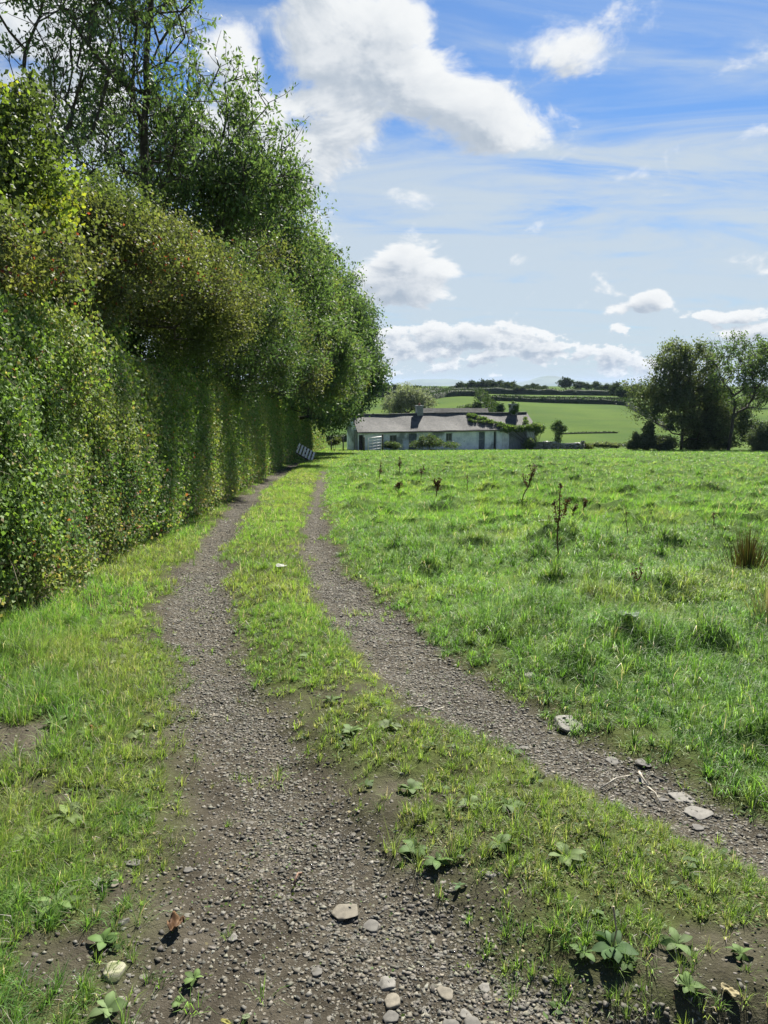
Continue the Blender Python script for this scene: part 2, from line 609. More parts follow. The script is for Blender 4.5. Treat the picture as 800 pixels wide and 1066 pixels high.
def ground_material():
    m, q, o = mat_new('earth_and_gravel')
    g = q.new('ShaderNodeNewGeometry')
    P = g.outputs['Position']
    bare = q.new('ShaderNodeAttribute', attribute_name='bare').outputs['Fac']
    grav = q.new('ShaderNodeAttribute', attribute_name='gravel').outputs['Fac']
    far = q.new('ShaderNodeAttribute', attribute_name='pasture').outputs['Fac']
    n1 = q.noise(P, 3.2, 7, .62).outputs[0]
    n2 = q.noise(P, 38, 5, .7).outputs[0]
    n3 = q.noise(P, 160, 3, .6).outputs[0]
    soil = q.mix(q.ramp(n1, .35, .68), (.040, .035, .026), (.078, .069, .052))
    soil = q.mix(q.math('MULTIPLY', q.ramp(n2, .50, .68), .6), soil, (.085, .075, .060))
    # little stones pressed into the soil
    v1 = q.new('ShaderNodeTexVoronoi', feature='F1')
    q.put(v1.inputs['Vector'], P)
    v1.inputs['Scale'].default_value = 85
    v2 = q.new('ShaderNodeTexVoronoi', feature='F1')
    q.put(v2.inputs['Vector'], P)
    v2.inputs['Scale'].default_value = 34
    sepc = q.new('ShaderNodeSeparateColor')
    q.put(sepc.inputs[0], v1.outputs['Color'])
    sepd = q.new('ShaderNodeSeparateColor')
    q.put(sepd.inputs[0], v2.outputs['Color'])
    k1 = q.math('MULTIPLY', q.ramp(v1.outputs['Distance'], .55, .40), q.ramp(sepc.outputs[0], q.math('SUBTRACT', .95, q.math('MULTIPLY', grav, .75)), q.math('SUBTRACT', 1.0, q.math('MULTIPLY', grav, .75))))
    k2 = q.math('MULTIPLY', q.ramp(v2.outputs['Distance'], .50, .38), q.ramp(sepd.outputs[0], q.math('SUBTRACT', 1.0, q.math('MULTIPLY', grav, .45)), q.math('SUBTRACT', 1.04, q.math('MULTIPLY', grav, .45))))
    stc = q.mix(sepc.outputs[1], (.075, .068, .055), (.20, .185, .15))
    stc2 = q.mix(sepd.outputs[1], (.08, .075, .066), (.20, .19, .165))
    c = q.mix(k1, soil, stc)
    c = q.mix(k2, c, stc2)
    lush = q.new('ShaderNodeAttribute', attribute_name='lush').outputs['Fac']
    turf = q.mix(q.ramp(q.noise(P, 5, 6, .7).outputs[0], .35, .7), (.040, .044, .018), (.075, .095, .028))
    turf = q.mix(lush, turf, q.mix(q.ramp(q.noise(P, 2.2, 6, .7).outputs[0], .35, .7), (.050, .090, .020), (.085, .135, .030)))
    c = q.mix(bare, turf, c)
    # smooth grazed pasture beyond the cottage
    pn = q.noise(P, .035, 4, .55).outputs[0]
    pn2 = q.noise(q.vec('MULTIPLY', P, (.5, 3.2, 1)), .08, 6, .6).outputs[0]
    pn3 = q.noise(P, 1.3, 5, .7).outputs[0]
    pc = q.mix(q.ramp(pn, .35, .65), (.036, .074, .009), (.060, .102, .011))
    pc = q.mix(q.math('MULTIPLY', q.ramp(pn2, .45, .7), .4), pc, (.066, .092, .015))
    pc = q.mix(q.math('MULTIPLY', q.ramp(pn3, .5, .75), .5), pc, (.026, .050, .009))
    c = q.mix(far, c, pc)
    b = q.new('ShaderNodeBsdfPrincipled')
    q.put(b.inputs['Base Color'], c)
    b.inputs['Roughness'].default_value = .92
    b.inputs['Specular IOR Level'].default_value = .03
    h = q.math('ADD', q.math('MULTIPLY', k1, .5), q.math('MULTIPLY', k2, 1.0))
    h = q.math('ADD', h, q.math('MULTIPLY', n2, 1.6))
    h = q.math('ADD', h, q.math('MULTIPLY', n3, .6))
    bp = q.new('ShaderNodeBump')
    bp.inputs['Strength'].default_value = .7
    bp.inputs['Distance'].default_value = .012
    q.put(bp.inputs['Height'], h)
    q.l.new(bp.outputs[0], b.inputs['Normal'])
    q.l.new(b.outputs[0], o.inputs[0])
    return m


M['ground'] = ground_material()


def gravel_amt(X, Y):
    sl, sr, a, b, c, d = region(X, Y)
    n = fbm(X * 1.3, Y * 1.3, oct=3, seed=41)
    # the left-hand side of the left wheel track is bare soil close to the viewer, stones gather towards its right
    nearside = sstep(Y, 4.5, 2.2)
    t = np.clip((X - a) / np.maximum(b - a, .1), 0, 1)
    base = .62 + .38 * sstep(Y, 2.5, 7) - nearside * .62 * sstep(t, .75, .15)
    s = np.maximum(sl, sr)
    return np.clip((base + n * .35) * sstep(s, -.12, .22), 0, 1)


# ------------------------------------------------------------------ ground sheet
def build_ground():
    fine = np.radians(np.concatenate([np.arange(-80, -44, .25), np.arange(-44, 44.01, .11), np.arange(44.25, 80.1, .25)]))
    left = np.radians(np.arange(-180, -80, 4.))
    right_ = np.radians(np.arange(83, 180, 4.))
    A = np.concatenate([left, fine, right_])
    r = [.35]
    while r[-1] < 9000:
        k = .0065 if r[-1] < 130 else .03
        r.append(r[-1] * (1 + k))
    r = np.array(r)
    AA, RR = np.meshgrid(A, r)
    X, Y = (np.sin(AA) * RR).ravel(), (np.cos(AA) * RR).ravel()
    Z = terrain(X, Y)
    bare = bareness(X, Y)
    grv = gravel_amt(X, Y)
    past = sstep(Y, 92, 104)
    V = np.column_stack([X, Y, Z])
    V = np.vstack([V, [[0, 0, float(Z[0])]]])
    ap = lambda q: np.append(q, 0)
    lush = sstep(X - ex(E_RR, Y), .0, .5) * sstep(Y, 1, 3)
    lush = np.maximum(lush, sstep(Y, 20, 40))
    lush = ap(lush)
    bare, grv, past = ap(bare), ap(grv), ap(past)
    na, nr = len(A), len(r)
    i, j = np.meshgrid(np.arange(nr - 1), np.arange(na), indexing='ij')
    j2 = (j + 1) % na
    quads = np.stack([i * na + j, i * na + j2, (i + 1) * na + j2, (i + 1) * na + j], -1).reshape(-1, 4)
    quads = quads[:, ::-1]
    jj = np.arange(na)
    tris = np.stack([jj, (jj + 1) % na, np.full(na, len(V) - 1)], -1)
    # the wheel tracks become their own surface, cut out of the same sheet
    cx = V[quads].mean(1)
    sl, sr, *_ = region(cx[:, 0], cx[:, 1])
    isr = (np.maximum(sl, sr) > -.05) & (bare[quads].mean(1) > .5) & (cx[:, 1] > -3)

    def part(name, q, t):
        loops = np.concatenate([q.ravel(), t.ravel()])
        used, inv = np.unique(loops, return_inverse=True)
        o = mesh(name, V[used], inv, np.concatenate([np.full(len(q), 4), np.full(len(t), 3)]), M['ground'], smooth=True,
                 attrs={'bare': bare[used], 'gravel': grv[used], 'pasture': past[used], 'lush': lush[used]})
        return tag(o, kind='structure')
    part('ground', quads[~isr], tris)
    part('dirt_track', quads[isr], np.zeros((0, 3), int))


build_ground()


# far mountains and low ridge, beyond the farmland
def ridge(name, Y, x0, x1, hf, mat, depth=900):
    n = 160
    xs = np.linspace(x0, x1, n)
    rows = []
    for k, fr in enumerate((0, .35, .7, 1)):
        hh = hf(xs) * (0, .6, .92, 1)[k] + np.where(k == 3, 0, 0)
        rows.append(np.column_stack([xs, np.full(n, Y + depth * fr), -60 + (hh + 60) * (0, .6, .92, 1)[k]]))
    rows.append(np.column_stack([xs, np.full(n, Y + depth * 2), np.full(n, -70)]))
    V = np.vstack(rows)
    i, j = np.meshgrid(np.arange(len(rows) - 1), np.arange(n - 1), indexing='ij')
    q = np.stack([i * n + j, i * n + j + 1, (i + 1) * n + j + 1, (i + 1) * n + j], -1).reshape(-1, 4)
    return tag(mesh(name, V, q, np.full(len(q), 4), mat, smooth=True), kind='structure')


M['hill'] = noisy_mat('far_hill', (.055, .085, .06), (.09, .12, .075), .004, .95, 0, (.05, .06, .05))
ridge('hills', 2600, -1500, 3000, lambda x: -9 + 7 * np.clip(fbm(x / 420, x * 0 + 3.3, oct=4, seed=71), -1, 1), M['hill'], 300)


def mtn(x):
    h = -10 + 22 * fbm(x / 900, x * 0 + 1.7, oct=4, seed=72)
    for px, w_, hh in ((452, 260, 95), (480, 190, 80), (430, 220, 60), (578, 230, 110), (600, 260, 75), (640, 400, 50), (520, 300, 40)):
        h = h + hh * .62 * np.exp(-((x - (px - 400) / F * 7600) / w_) ** 2)
    return h


ridge('mountain_range', 7400, -4000, 8000, mtn, M['hill'], 900)


# ------------------------------------------------------------------ grass (nobody could count it)
def blade_mesh(name, P, L, Wd, az, lean, curve, colr, mat, label, cat, fine=True):
    """P base points; L length; Wd width; az lean direction; lean angle from vertical"""
    n = len(P)
    d = np.column_stack([np.sin(az), np.cos(az)])
    side_az = az + np.pi / 2 + RNG.normal(0, .5, n)
    s = np.column_stack([np.sin(side_az), np.cos(side_az), np.zeros(n)]) * (Wd / 2)[:, None]
    a1, a2 = lean, lean + curve

    def stepv(a, l):
        return np.column_stack([d[:, 0] * np.sin(a) * l, d[:, 1] * np.sin(a) * l, np.cos(a) * l])
    m1 = P + stepv(a1, L * .5)
    tip = m1 + stepv(a2, L * .5)
    if fine:
        V = np.stack([P - s, P + s, m1 + s * .75, m1 - s * .75, tip], 1).reshape(-1, 3)
        b = np.arange(n)[:, None] * 5
        loops = (b + np.array([[0, 1, 2, 3, 3, 2, 4]])).ravel()
        counts = np.tile([4, 3], n)
        k = 5
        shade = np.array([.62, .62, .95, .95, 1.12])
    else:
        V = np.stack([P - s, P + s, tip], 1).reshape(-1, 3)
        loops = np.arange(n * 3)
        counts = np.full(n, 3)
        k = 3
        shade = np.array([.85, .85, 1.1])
    # blade colour runs from a darker base to a paler tip
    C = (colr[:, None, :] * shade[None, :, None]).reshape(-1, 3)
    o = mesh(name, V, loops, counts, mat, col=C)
    return tag(o, label=label, cat=cat, kind='stuff')


PAL = np.array([[.070, .150, .018], [.095, .185, .022], [.055, .120, .020], [.120, .190, .030], [.080, .165, .026]])
PALY = np.array([[.13, .19, .03], [.17, .20, .045], [.105, .17, .022]])
DRY = np.array([[.30, .26, .13], [.22, .19, .10], [.36, .33, .19]])


def grass_layer(which):
    """which: 'meadow', 'strip', 'verge'"""
    out = []
    ann = [(.9, 3, 420, 44, .0024), (3, 6, 260, 34, .0030), (6, 11, 120, 28, .0046), (11, 20, 85, 22, .0075), (20, 36, 38, 18, .013), (36, 62, 13, 15, .024), (62, 98, 5, 12, .04)]
    if which != 'meadow':
        ann = [(r0, r1, dt * (2.6 if r0 < 6 else 1.5), per * .8, wd * .9) for (r0, r1, dt, per, wd) in ann]
    res = []
    for (r0, r1, dt, per, wd) in ann:
        half = R(78 if r0 < 2.9 else 66 if r0 < 6 else 52 if r0 < 11 else 44 if r0 < 30 else 39)
        area = half * (r1 ** 2 - r0 ** 2)
        nt = int(area * dt)
        rr = np.sqrt(RNG.uniform(r0 ** 2, r1 ** 2, nt))
        th = RNG.uniform(-half, half, nt)
        X, Y = rr * np.sin(th), rr * np.cos(th)
        a, b, c, d = ex(E_LL, Y), ex(E_LR, Y), ex(E_RL, Y), ex(E_RR, Y)
        if which == 'meadow':
            keep = X > d - .12
        elif which == 'strip':
            keep = (X > b - .1) & (X < c + .1)
            keep |= ((Y > 42) & (X > a - .3) & (X <= d - .12)) | ((Y > 30) & (X > c) & (X <= d - .12))
            keep |= ((X > a) & (X < b)) | ((X > c) & (X < d - .12))
        else:
            keep = (X < a + .02) & (X > hedge_x(Y) - .6)
        X, Y = X[keep], Y[keep]
        bare = bareness(X, Y)
        dens = 1 - bare * 1.0
        inner = fbm(X * 4, Y * 4, oct=2, seed=51)
        dens = np.where(bare > .9, np.where(inner > .42, .16, .010), dens)
        if which == 'strip':
            dens = dens * (.70 + .3 * sstep(Y, 3, 9))
        # cottage footprint and yard free of blades
        keep = RNG.uniform(0, 1, len(X)) < dens
        X, Y = X[keep], Y[keep]
        bare = bareness(X, Y)
        nt = len(X)
        if nt == 0: continue
        hum = fbm(X * .8, Y * .8, oct=3, seed=55)
        tus = np.clip(fbm(X * 1.9, Y * 1.9, oct=2, seed=8), 0, 1)
        npb = np.maximum(3, (per * RNG.uniform(.5, 1.4, nt)).astype(int))
        if which != 'meadow':
            npb = np.maximum(3, (npb * (1 - .45 * bare)).astype(int))
        ti = np.repeat(np.arange(nt), npb)
        n = len(ti)
        spread = .030 * np.sqrt(400 / dt) * .6
        ang = RNG.uniform(0, 2 * np.pi, n)
        rad = np.abs(RNG.normal(0, spread, n))
        bx, by = X[ti] + np.sin(ang) * rad, Y[ti] + np.cos(ang) * rad
        bz = terrain(bx, by, micro=(r0 < 11)) - .006
        if which == 'meadow':
            Lt = .125 + .04 * hum + .11 * tus
            e = np.clip((X - ex(E_RR, Y)) / .7, 0, 1)
            Lt = Lt * (.62 + .38 * e)
        elif which == 'strip':
            Lt = .062 + .03 * hum + .03 * sstep(Y, 4, 9)
            big = RNG.uniform(0, 1, nt) < .05
            Lt = np.where(big, Lt * 1.9, Lt)
        else:
            e = np.clip((ex(E_LL, Y) - X) / .9, 0, 1)
            Lt = .06 + .09 * e + .03 * hum
        Lt = Lt * RNG.uniform(.65, 1.35, nt)
        L = np.clip(Lt[ti] * RNG.uniform(.45, 1.2, n), .02, .5)
        wind = 1.3 + fbm(X * .5, Y * .5, oct=2, seed=58) * 2.2
        az = np.where(RNG.uniform(0, 1, n) < .6, ang, wind[ti] + RNG.normal(0, .6, n))
        lean = np.clip(.18 + rad / (spread + 1e-6) * .28 + RNG.normal(0, .18, n), 0, 1.2)
        curve = np.clip(RNG.normal(.62 if which != 'meadow' else .95, .4, n), 0, 1.9)
        # colour per tuft
        mixv = RNG.integers(0, len(PAL), nt)
        base = PAL[mixv]
        yel = sstep(fbm(X * 1.1, Y * 1.1, oct=3, seed=61) + (.15 if which != 'meadow' else -.12), .0, .5)[:, None]
        if which == 'strip':
            yel = np.clip(yel + .25, 0, 1)
        basey = PALY[RNG.integers(0, len(PALY), nt)]
        base = base * (1 - yel * .8) + basey * yel * .8
        base = base * RNG.uniform(.72, 1.25, nt)[:, None]
        C = base[ti] * RNG.uniform(.8, 1.2, n)[:, None]
        dd = RNG.uniform(0, 1, n) < (.045 if which == 'meadow' else .09)
        C = np.where(dd[:, None], DRY[RNG.integers(0, 3, n)] * RNG.uniform(.6, 1.1, n)[:, None], C)
        Wd = wd * RNG.uniform(.6, 1.4, n)
        res.append((np.column_stack([bx, by, bz]), L, Wd, az, lean, curve, C, r0 < 11))
    for fine in (True, False):
        g = [x for x in res if x[7] == fine]
        if not g: continue
        cat = [np.concatenate([x[i] for x in g]) for i in range(7)]
        lab = {'meadow': 'long tussocky green meadow grass right of the track', 'strip': 'short thin grass growing along the middle of the track',
               'verge': 'green verge grass between the hedge and the left wheel track'}[which]
        if not fine: lab = lab + ', farther off'
        nm = {'meadow': 'meadow_grass', 'strip': 'track_grass', 'verge': 'verge_grass'}[which]
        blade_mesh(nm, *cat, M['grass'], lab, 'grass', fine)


for wh in ('meadow', 'strip', 'verge'):
    grass_layer(wh)


# ------------------------------------------------------------------ stones
def stone_verts(P, size, flat, colr, nsub=0):
    """many irregular stones: a jittered cube-sphere of 14 points each"""
    base = np.array([[-1, -1, -1], [1, -1, -1], [1, 1, -1], [-1, 1, -1], [-1, -1, 1], [1, -1, 1], [1, 1, 1], [-1, 1, 1]], float)
    ctr = np.array([[0, 0, -1.5], [0, 0, 1.5], [0, -1.5, 0], [0, 1.5, 0], [-1.5, 0, 0], [1.5, 0, 0]], float)
    B = base / 1.35
    T = np.array([(0, 3, 2), (0, 2, 1), (4, 5, 6), (4, 6, 7), (0, 1, 5), (0, 5, 4), (2, 3, 7), (2, 7, 6), (0, 4, 7), (0, 7, 3), (1, 2, 6), (1, 6, 5)])
    n = len(P)
    V = np.repeat(B[None], n, 0) * (1 + RNG.normal(0, .22, (n, 8, 1))) + RNG.normal(0, .20, (n, 8, 3))
    V *= size[:, None, None] * .5
    V[:, :, 0] *= RNG.uniform(.8, 1.5, n)[:, None]
    V[:, :, 2] *= flat[:, None]
    a = RNG.uniform(0, 6.28, n)
    tx = RNG.normal(0, .25, n)
    ca, sa = np.cos(a)[:, None], np.sin(a)[:, None]
    x, y, z = V[:, :, 0].copy(), V[:, :, 1].copy(), V[:, :, 2].copy()
    ct, st = np.cos(tx)[:, None], np.sin(tx)[:, None]
    y, z = y * ct - z * st, y * st + z * ct
    V = np.stack([x * ca - y * sa, x * sa + y * ca, z], -1) + P[:, None]
    loops = (T[None] + np.arange(n)[:, None, None] * 8).ravel()
    return V.reshape(-1, 3), loops, np.full(n * 12, 3), np.repeat(colr, 8, 0)


def gravel():
    Ps, Ss, Fs, Cs = [], [], [], []
    for (r0, r1, dn, s0, s1) in [(.9, 2.6, 56000, .0026, .017), (2.6, 4.5, 27000, .0036, .018), (4.5, 8, 7000, .007, .024), (8, 16, 1500, .011, .028)]:
        half = R(76 if r0 < 2.9 else 64 if r0 < 5 else 50)
        n = int(half * (r1 ** 2 - r0 ** 2) * dn)
        rr = np.sqrt(RNG.uniform(r0 ** 2, r1 ** 2, n))
        th = RNG.uniform(-half, half, n)
        X, Y = rr * np.sin(th), rr * np.cos(th)
        g = gravel_amt(X, Y)
        b = bareness(X, Y)
        keep = RNG.uniform(0, 1, n) < np.clip(g * b, .0, 1) * .8 + .05 * b
        X, Y = X[keep], Y[keep]
        n = len(X)
        s = s0 + (s1 - s0) * RNG.uniform(0, 1, n) ** 5
        fl = RNG.uniform(.32, .75, n)
        Z = terrain(X, Y) - s * fl * .05
        grey = .055 + .11 * RNG.uniform(0, 1, n) ** 1.8
        C = np.column_stack([grey * RNG.uniform(1.0, 1.13, n), grey, grey * RNG.uniform(.74, .87, n)])
        Ps.append(np.column_stack([X, Y, Z])); Ss.append(s); Fs.append(fl); Cs.append(C)
    V, l, c, C = stone_verts(np.vstack(Ps), np.concatenate(Ss), np.concatenate(Fs), np.vstack(Cs))
    tag(mesh('gravel', V, l, c, M['gravel'], col=C), label='loose grey gravel pressed into the bare wheel tracks', cat='gravel', kind='stuff')


gravel()


def rock(px, py, wpx, flat, colr, label, asp=.6, rot=0., lift=.12, mossy=False, group='larger stones along the track'):
    p = ghit(px, py)
    depth = np.dot(p - np.array([0, 0, EYE]), [0, math.cos(PITCH), -math.sin(PITCH)])
    wd = wpx / F * depth
    import bmesh
    bm = bmesh.new()
    bmesh.ops.create_icosphere(bm, subdivisions=3, radius=1)
    V = np.array([v.co for v in bm.verts])
    seed = int(px * 7 + py)
    # cut by random planes: broken slate look
    rg = np.random.default_rng(seed)
    cuts = [(math.cos(a_), math.sin(a_), rg.normal(0, .25), rg.uniform(.52, .84)) for a_ in np.arange(7) * .9 + rg.uniform(0, .5, 7)]
    cuts += [(rg.normal(0, .2), rg.normal(0, .2), 1, rg.uniform(.40, .6)), (rg.normal(0, .5), rg.normal(0, .5), 1, rg.uniform(.5, .7))]
    for cc_ in cuts:
        nn = np.array(cc_[:3])
        nn /= np.linalg.norm(nn)
        dd = cc_[3]
        e = V @ nn - dd
        V = V - np.clip(e, 0, None)[:, None] * nn[None]
    nz = fbm(V[:, 0] * 2.5, V[:, 1] * 2.5, V[:, 2] * 2.5, oct=3, seed=seed % 97)
    V *= (1 + .05 * nz)[:, None]
    V[:, 0] /= np.abs(V[:, 0]).max()
    V *= np.array([wd / 2, wd / 2 * asp * 1.6, wd / 2 * flat])
    c, s = math.cos(rot), math.sin(rot)
    V = V @ np.array([[c, s, 0], [-s, c, 0], [0, 0, 1]])
    F3 = np.array([[v.index for v in f.verts] for f in bm.faces])
    bm.free()
    colr = np.array(colr)
    C = np.repeat(colr[None], len(V), 0) * (1 + .18 * nz[:, None])
    if mossy:
        mk = sstep(nz + .4, .2, .7)[:, None]
        C = C * (1 - mk) + np.array([.10, .12, .04]) * mk
    o = mesh('stone', V, F3, np.full(len(F3), 3), M['stone'], col=C, smooth=False)
    o.location = (float(p[0]), float(p[1]), float(p[2] + wd / 2 * flat * lift))
    tag(o, label=label, cat='stone', group=group)
    return o


G1, G2, G3 = (.145, .138, .12), (.095, .09, .078), (.14, .125, .095)
ROCKS = [
    (595, 748, 40, .16, G1, 'broad flat pale stone on the outer edge of the right wheel track', .75, .2),
    (729, 836, 32, .14, G1, 'flat pale slab lying lowest in the slate patch of the right wheel track', .6, -.1),
    (709, 820, 24, .15, G1, 'angular pale slab just left above the lowest slab, right wheel track', .9, .5),
    (553, 705, 15, .3, G1, 'small bluish white stone at the meadow edge of the right wheel track', .7, .1),
    (671, 789, 16, .25, G2, 'grey wedge stone beside the straw in the right wheel track', .9, .3),
    (639, 783, 18, .18, G2, 'flat grey stone left of the slate patch in the right wheel track', .7, .9),
    (668, 803, 13, .4, G1, 'upright chip of slate at the left end of the slate patch', .5, 1.3),
    (690, 822, 15, .15, G2, 'thin dark slate left of the two pale slabs', .5, .1),
    (728, 851, 12, .3, G2, 'small grey stone right under the lowest pale slab', .8, .1),
    (545, 770, 12, .25, G2, 'small flat stone embedded at the strip side of the right wheel track', .7, .4),
    (360, 937, 34, .30, G3, 'large buff stone half sunk in the left wheel track, right of centre', .6, -.25),
    (386, 950, 18, .4, G2, 'grey lump of stone just right of the large buff stone', .8, .3),
    (403, 1010, 20, .45, G1, 'pale whitish stone above the buff egg-shaped stone near the bottom edge', .8, .3),
    (407, 1030, 22, .5, G3, 'egg-shaped buff stone near the bottom edge, right of centre', .7, -.4),
    (407, 1045, 18, .35, G2, 'grey flat stone directly below the egg-shaped buff stone', .8, .4),
    (464, 1020, 24, .38, G3, 'long buff stone slanting among the gravel near the bottom edge', .5, -.6),
    (485, 1041, 14, .5, G1, 'small pale stone above the twin grey stones at the bottom edge', .8, .9),
    (494, 1053, 24, .45, G2, 'right one of the twin grey stones at the bottom edge', .8, .2),
    (470, 1055, 20, .4, G2, 'left one of the twin grey stones at the bottom edge', .7, -.2),
    (118, 1003, 28, .45, (.25, .24, .17), 'mossy round stone in the verge by the bottom left weeds', .8, .4),
    (138, 897, 18, .4, G2, 'smooth grey stone at the edge of the left verge soil', .6, 0),
    (101, 919, 11, .6, G1, 'small upright pale stone left of the buff verge stone', 1., .2),
    (118, 919, 14, .4, G3, 'buff verge stone beside a small upright pale stone', .7, 0),
    (128, 958, 15, .4, G2, 'narrow grey stone standing slantwise in the verge soil', .45, 1.1),
    (242, 963, 12, .45, G1, 'pale stone in bare soil left of the large buff stone', .8, .3),
    (196, 894, 14, .3, G2, 'flat grey stone level with the top of the verge weeds', .5, .3),
    (511, 916, 12, .3, G1, 'pale stone where the gravel meets the grassy middle strip', .6, .4),
    (505, 1015, 14, .35, G1, 'bright stone right of the long slanting buff stone', .7, .5),
    (330, 1000, 14, .35, G2, 'grey stone left of the pale whitish stone near the bottom edge', .7, .5),
    (268, 997, 9, .5, G1, 'lone small white stone in the dark soil near the bottom edge', .8, .2),
]
for r_ in ROCKS:
    px, py, wp, fl, cc, lb, asp, rot = r_
    rock(px, py, wp, fl, cc, lb, asp, rot, mossy='mossy' in lb)


# ------------------------------------------------------------------ broadleaf weeds
def leafblade(n=5, wide=.32, cup=.15):
    """a leaf of unit length along +Y as a small grid strip"""
    V, Q = [], []
    ts = np.linspace(0, 1, n + 1)
    for t in ts:
        ww = wide * (math.sin(math.pi * min(1, t * .94 + .03)) ** .75) * (.25 + .75 * min(1, t * 3))
        z = .17 * math.sin(t * 2.2) - .16 * t * t
        V += [(-ww, t, z + cup * ww), (0, t, z), (ww, t, z + cup * ww)]
    for i in range(n):
        a = i * 3
        Q += [(a, a + 1, a + 4, a + 3), (a + 1, a + 2, a + 5, a + 4)]
    return np.array(V), np.array(Q)


def weed(px, py, sizepx, nl, label, wide=.30, colr=(.10, .17, .075), stalk=False, up=.35, group='broad-leaved weeds in the grass', name='broadleaf_weed', cat='weed'):
    p = ghit(px, py)
    depth = np.dot(p - np.array([0, 0, EYE]), [0, math.cos(PITCH), -math.sin(PITCH)])
    Ln = sizepx / F * depth * .36
    nl = int(nl * 1.7) + 2
    colr = (colr[0] * .85, colr[1] * .80, colr[2] * .55)
    rg = np.random.default_rng(int(px * 13 + py * 7))
    root = empty(name, p, label=label, cat=cat, group=group)
    LV, LQ = leafblade(6, wide * .72, .05)
    for i in range(nl):
        a = i * 2.4 + rg.uniform(-.4, .4)
        l = Ln * (rg.uniform(.7, 1.15) if i < nl * .55 else rg.uniform(.25, .6))
        tilt = .4 * up * rg.uniform(.3, 1.6)
        V = LV * np.array([l, l, l])
        V = V + rg.normal(0, .012 * l, V.shape)
        roll = rg.normal(0, .35)
        x, z = V[:, 0] * math.cos(roll) - V[:, 2] * math.sin(roll), V[:, 0] * math.sin(roll) + V[:, 2] * math.cos(roll)
        V = np.column_stack([x, V[:, 1], z])
        y, z = V[:, 1] * math.cos(tilt) - V[:, 2] * math.sin(tilt), V[:, 1] * math.sin(tilt) + V[:, 2] * math.cos(tilt)
        V = np.column_stack([V[:, 0], y, z])
        x, y = V[:, 0] * math.cos(a) - V[:, 1] * math.sin(a), V[:, 0] * math.sin(a) + V[:, 1] * math.cos(a)
        V = np.column_stack([x, y, V[:, 2] + .012])
        C = np.array(colr) * rg.uniform(.7, 1.35)
        C = np.repeat(C[None], len(V), 0)
        C[1::3] *= 1.35
        mesh('leaf', V, LQ, np.full(len(LQ), 4), M['weed'], parent=root, col=C, smooth=True)
    if stalk:
        b = MB()
        b.tube([(0, 0, 0), (.01, 0, Ln * .9), (.0, .01, Ln * 1.9)], [.003, .0025, .004], 5)
        b.build('seed_stalk', M['stalk'], root, smooth=True)
    return root


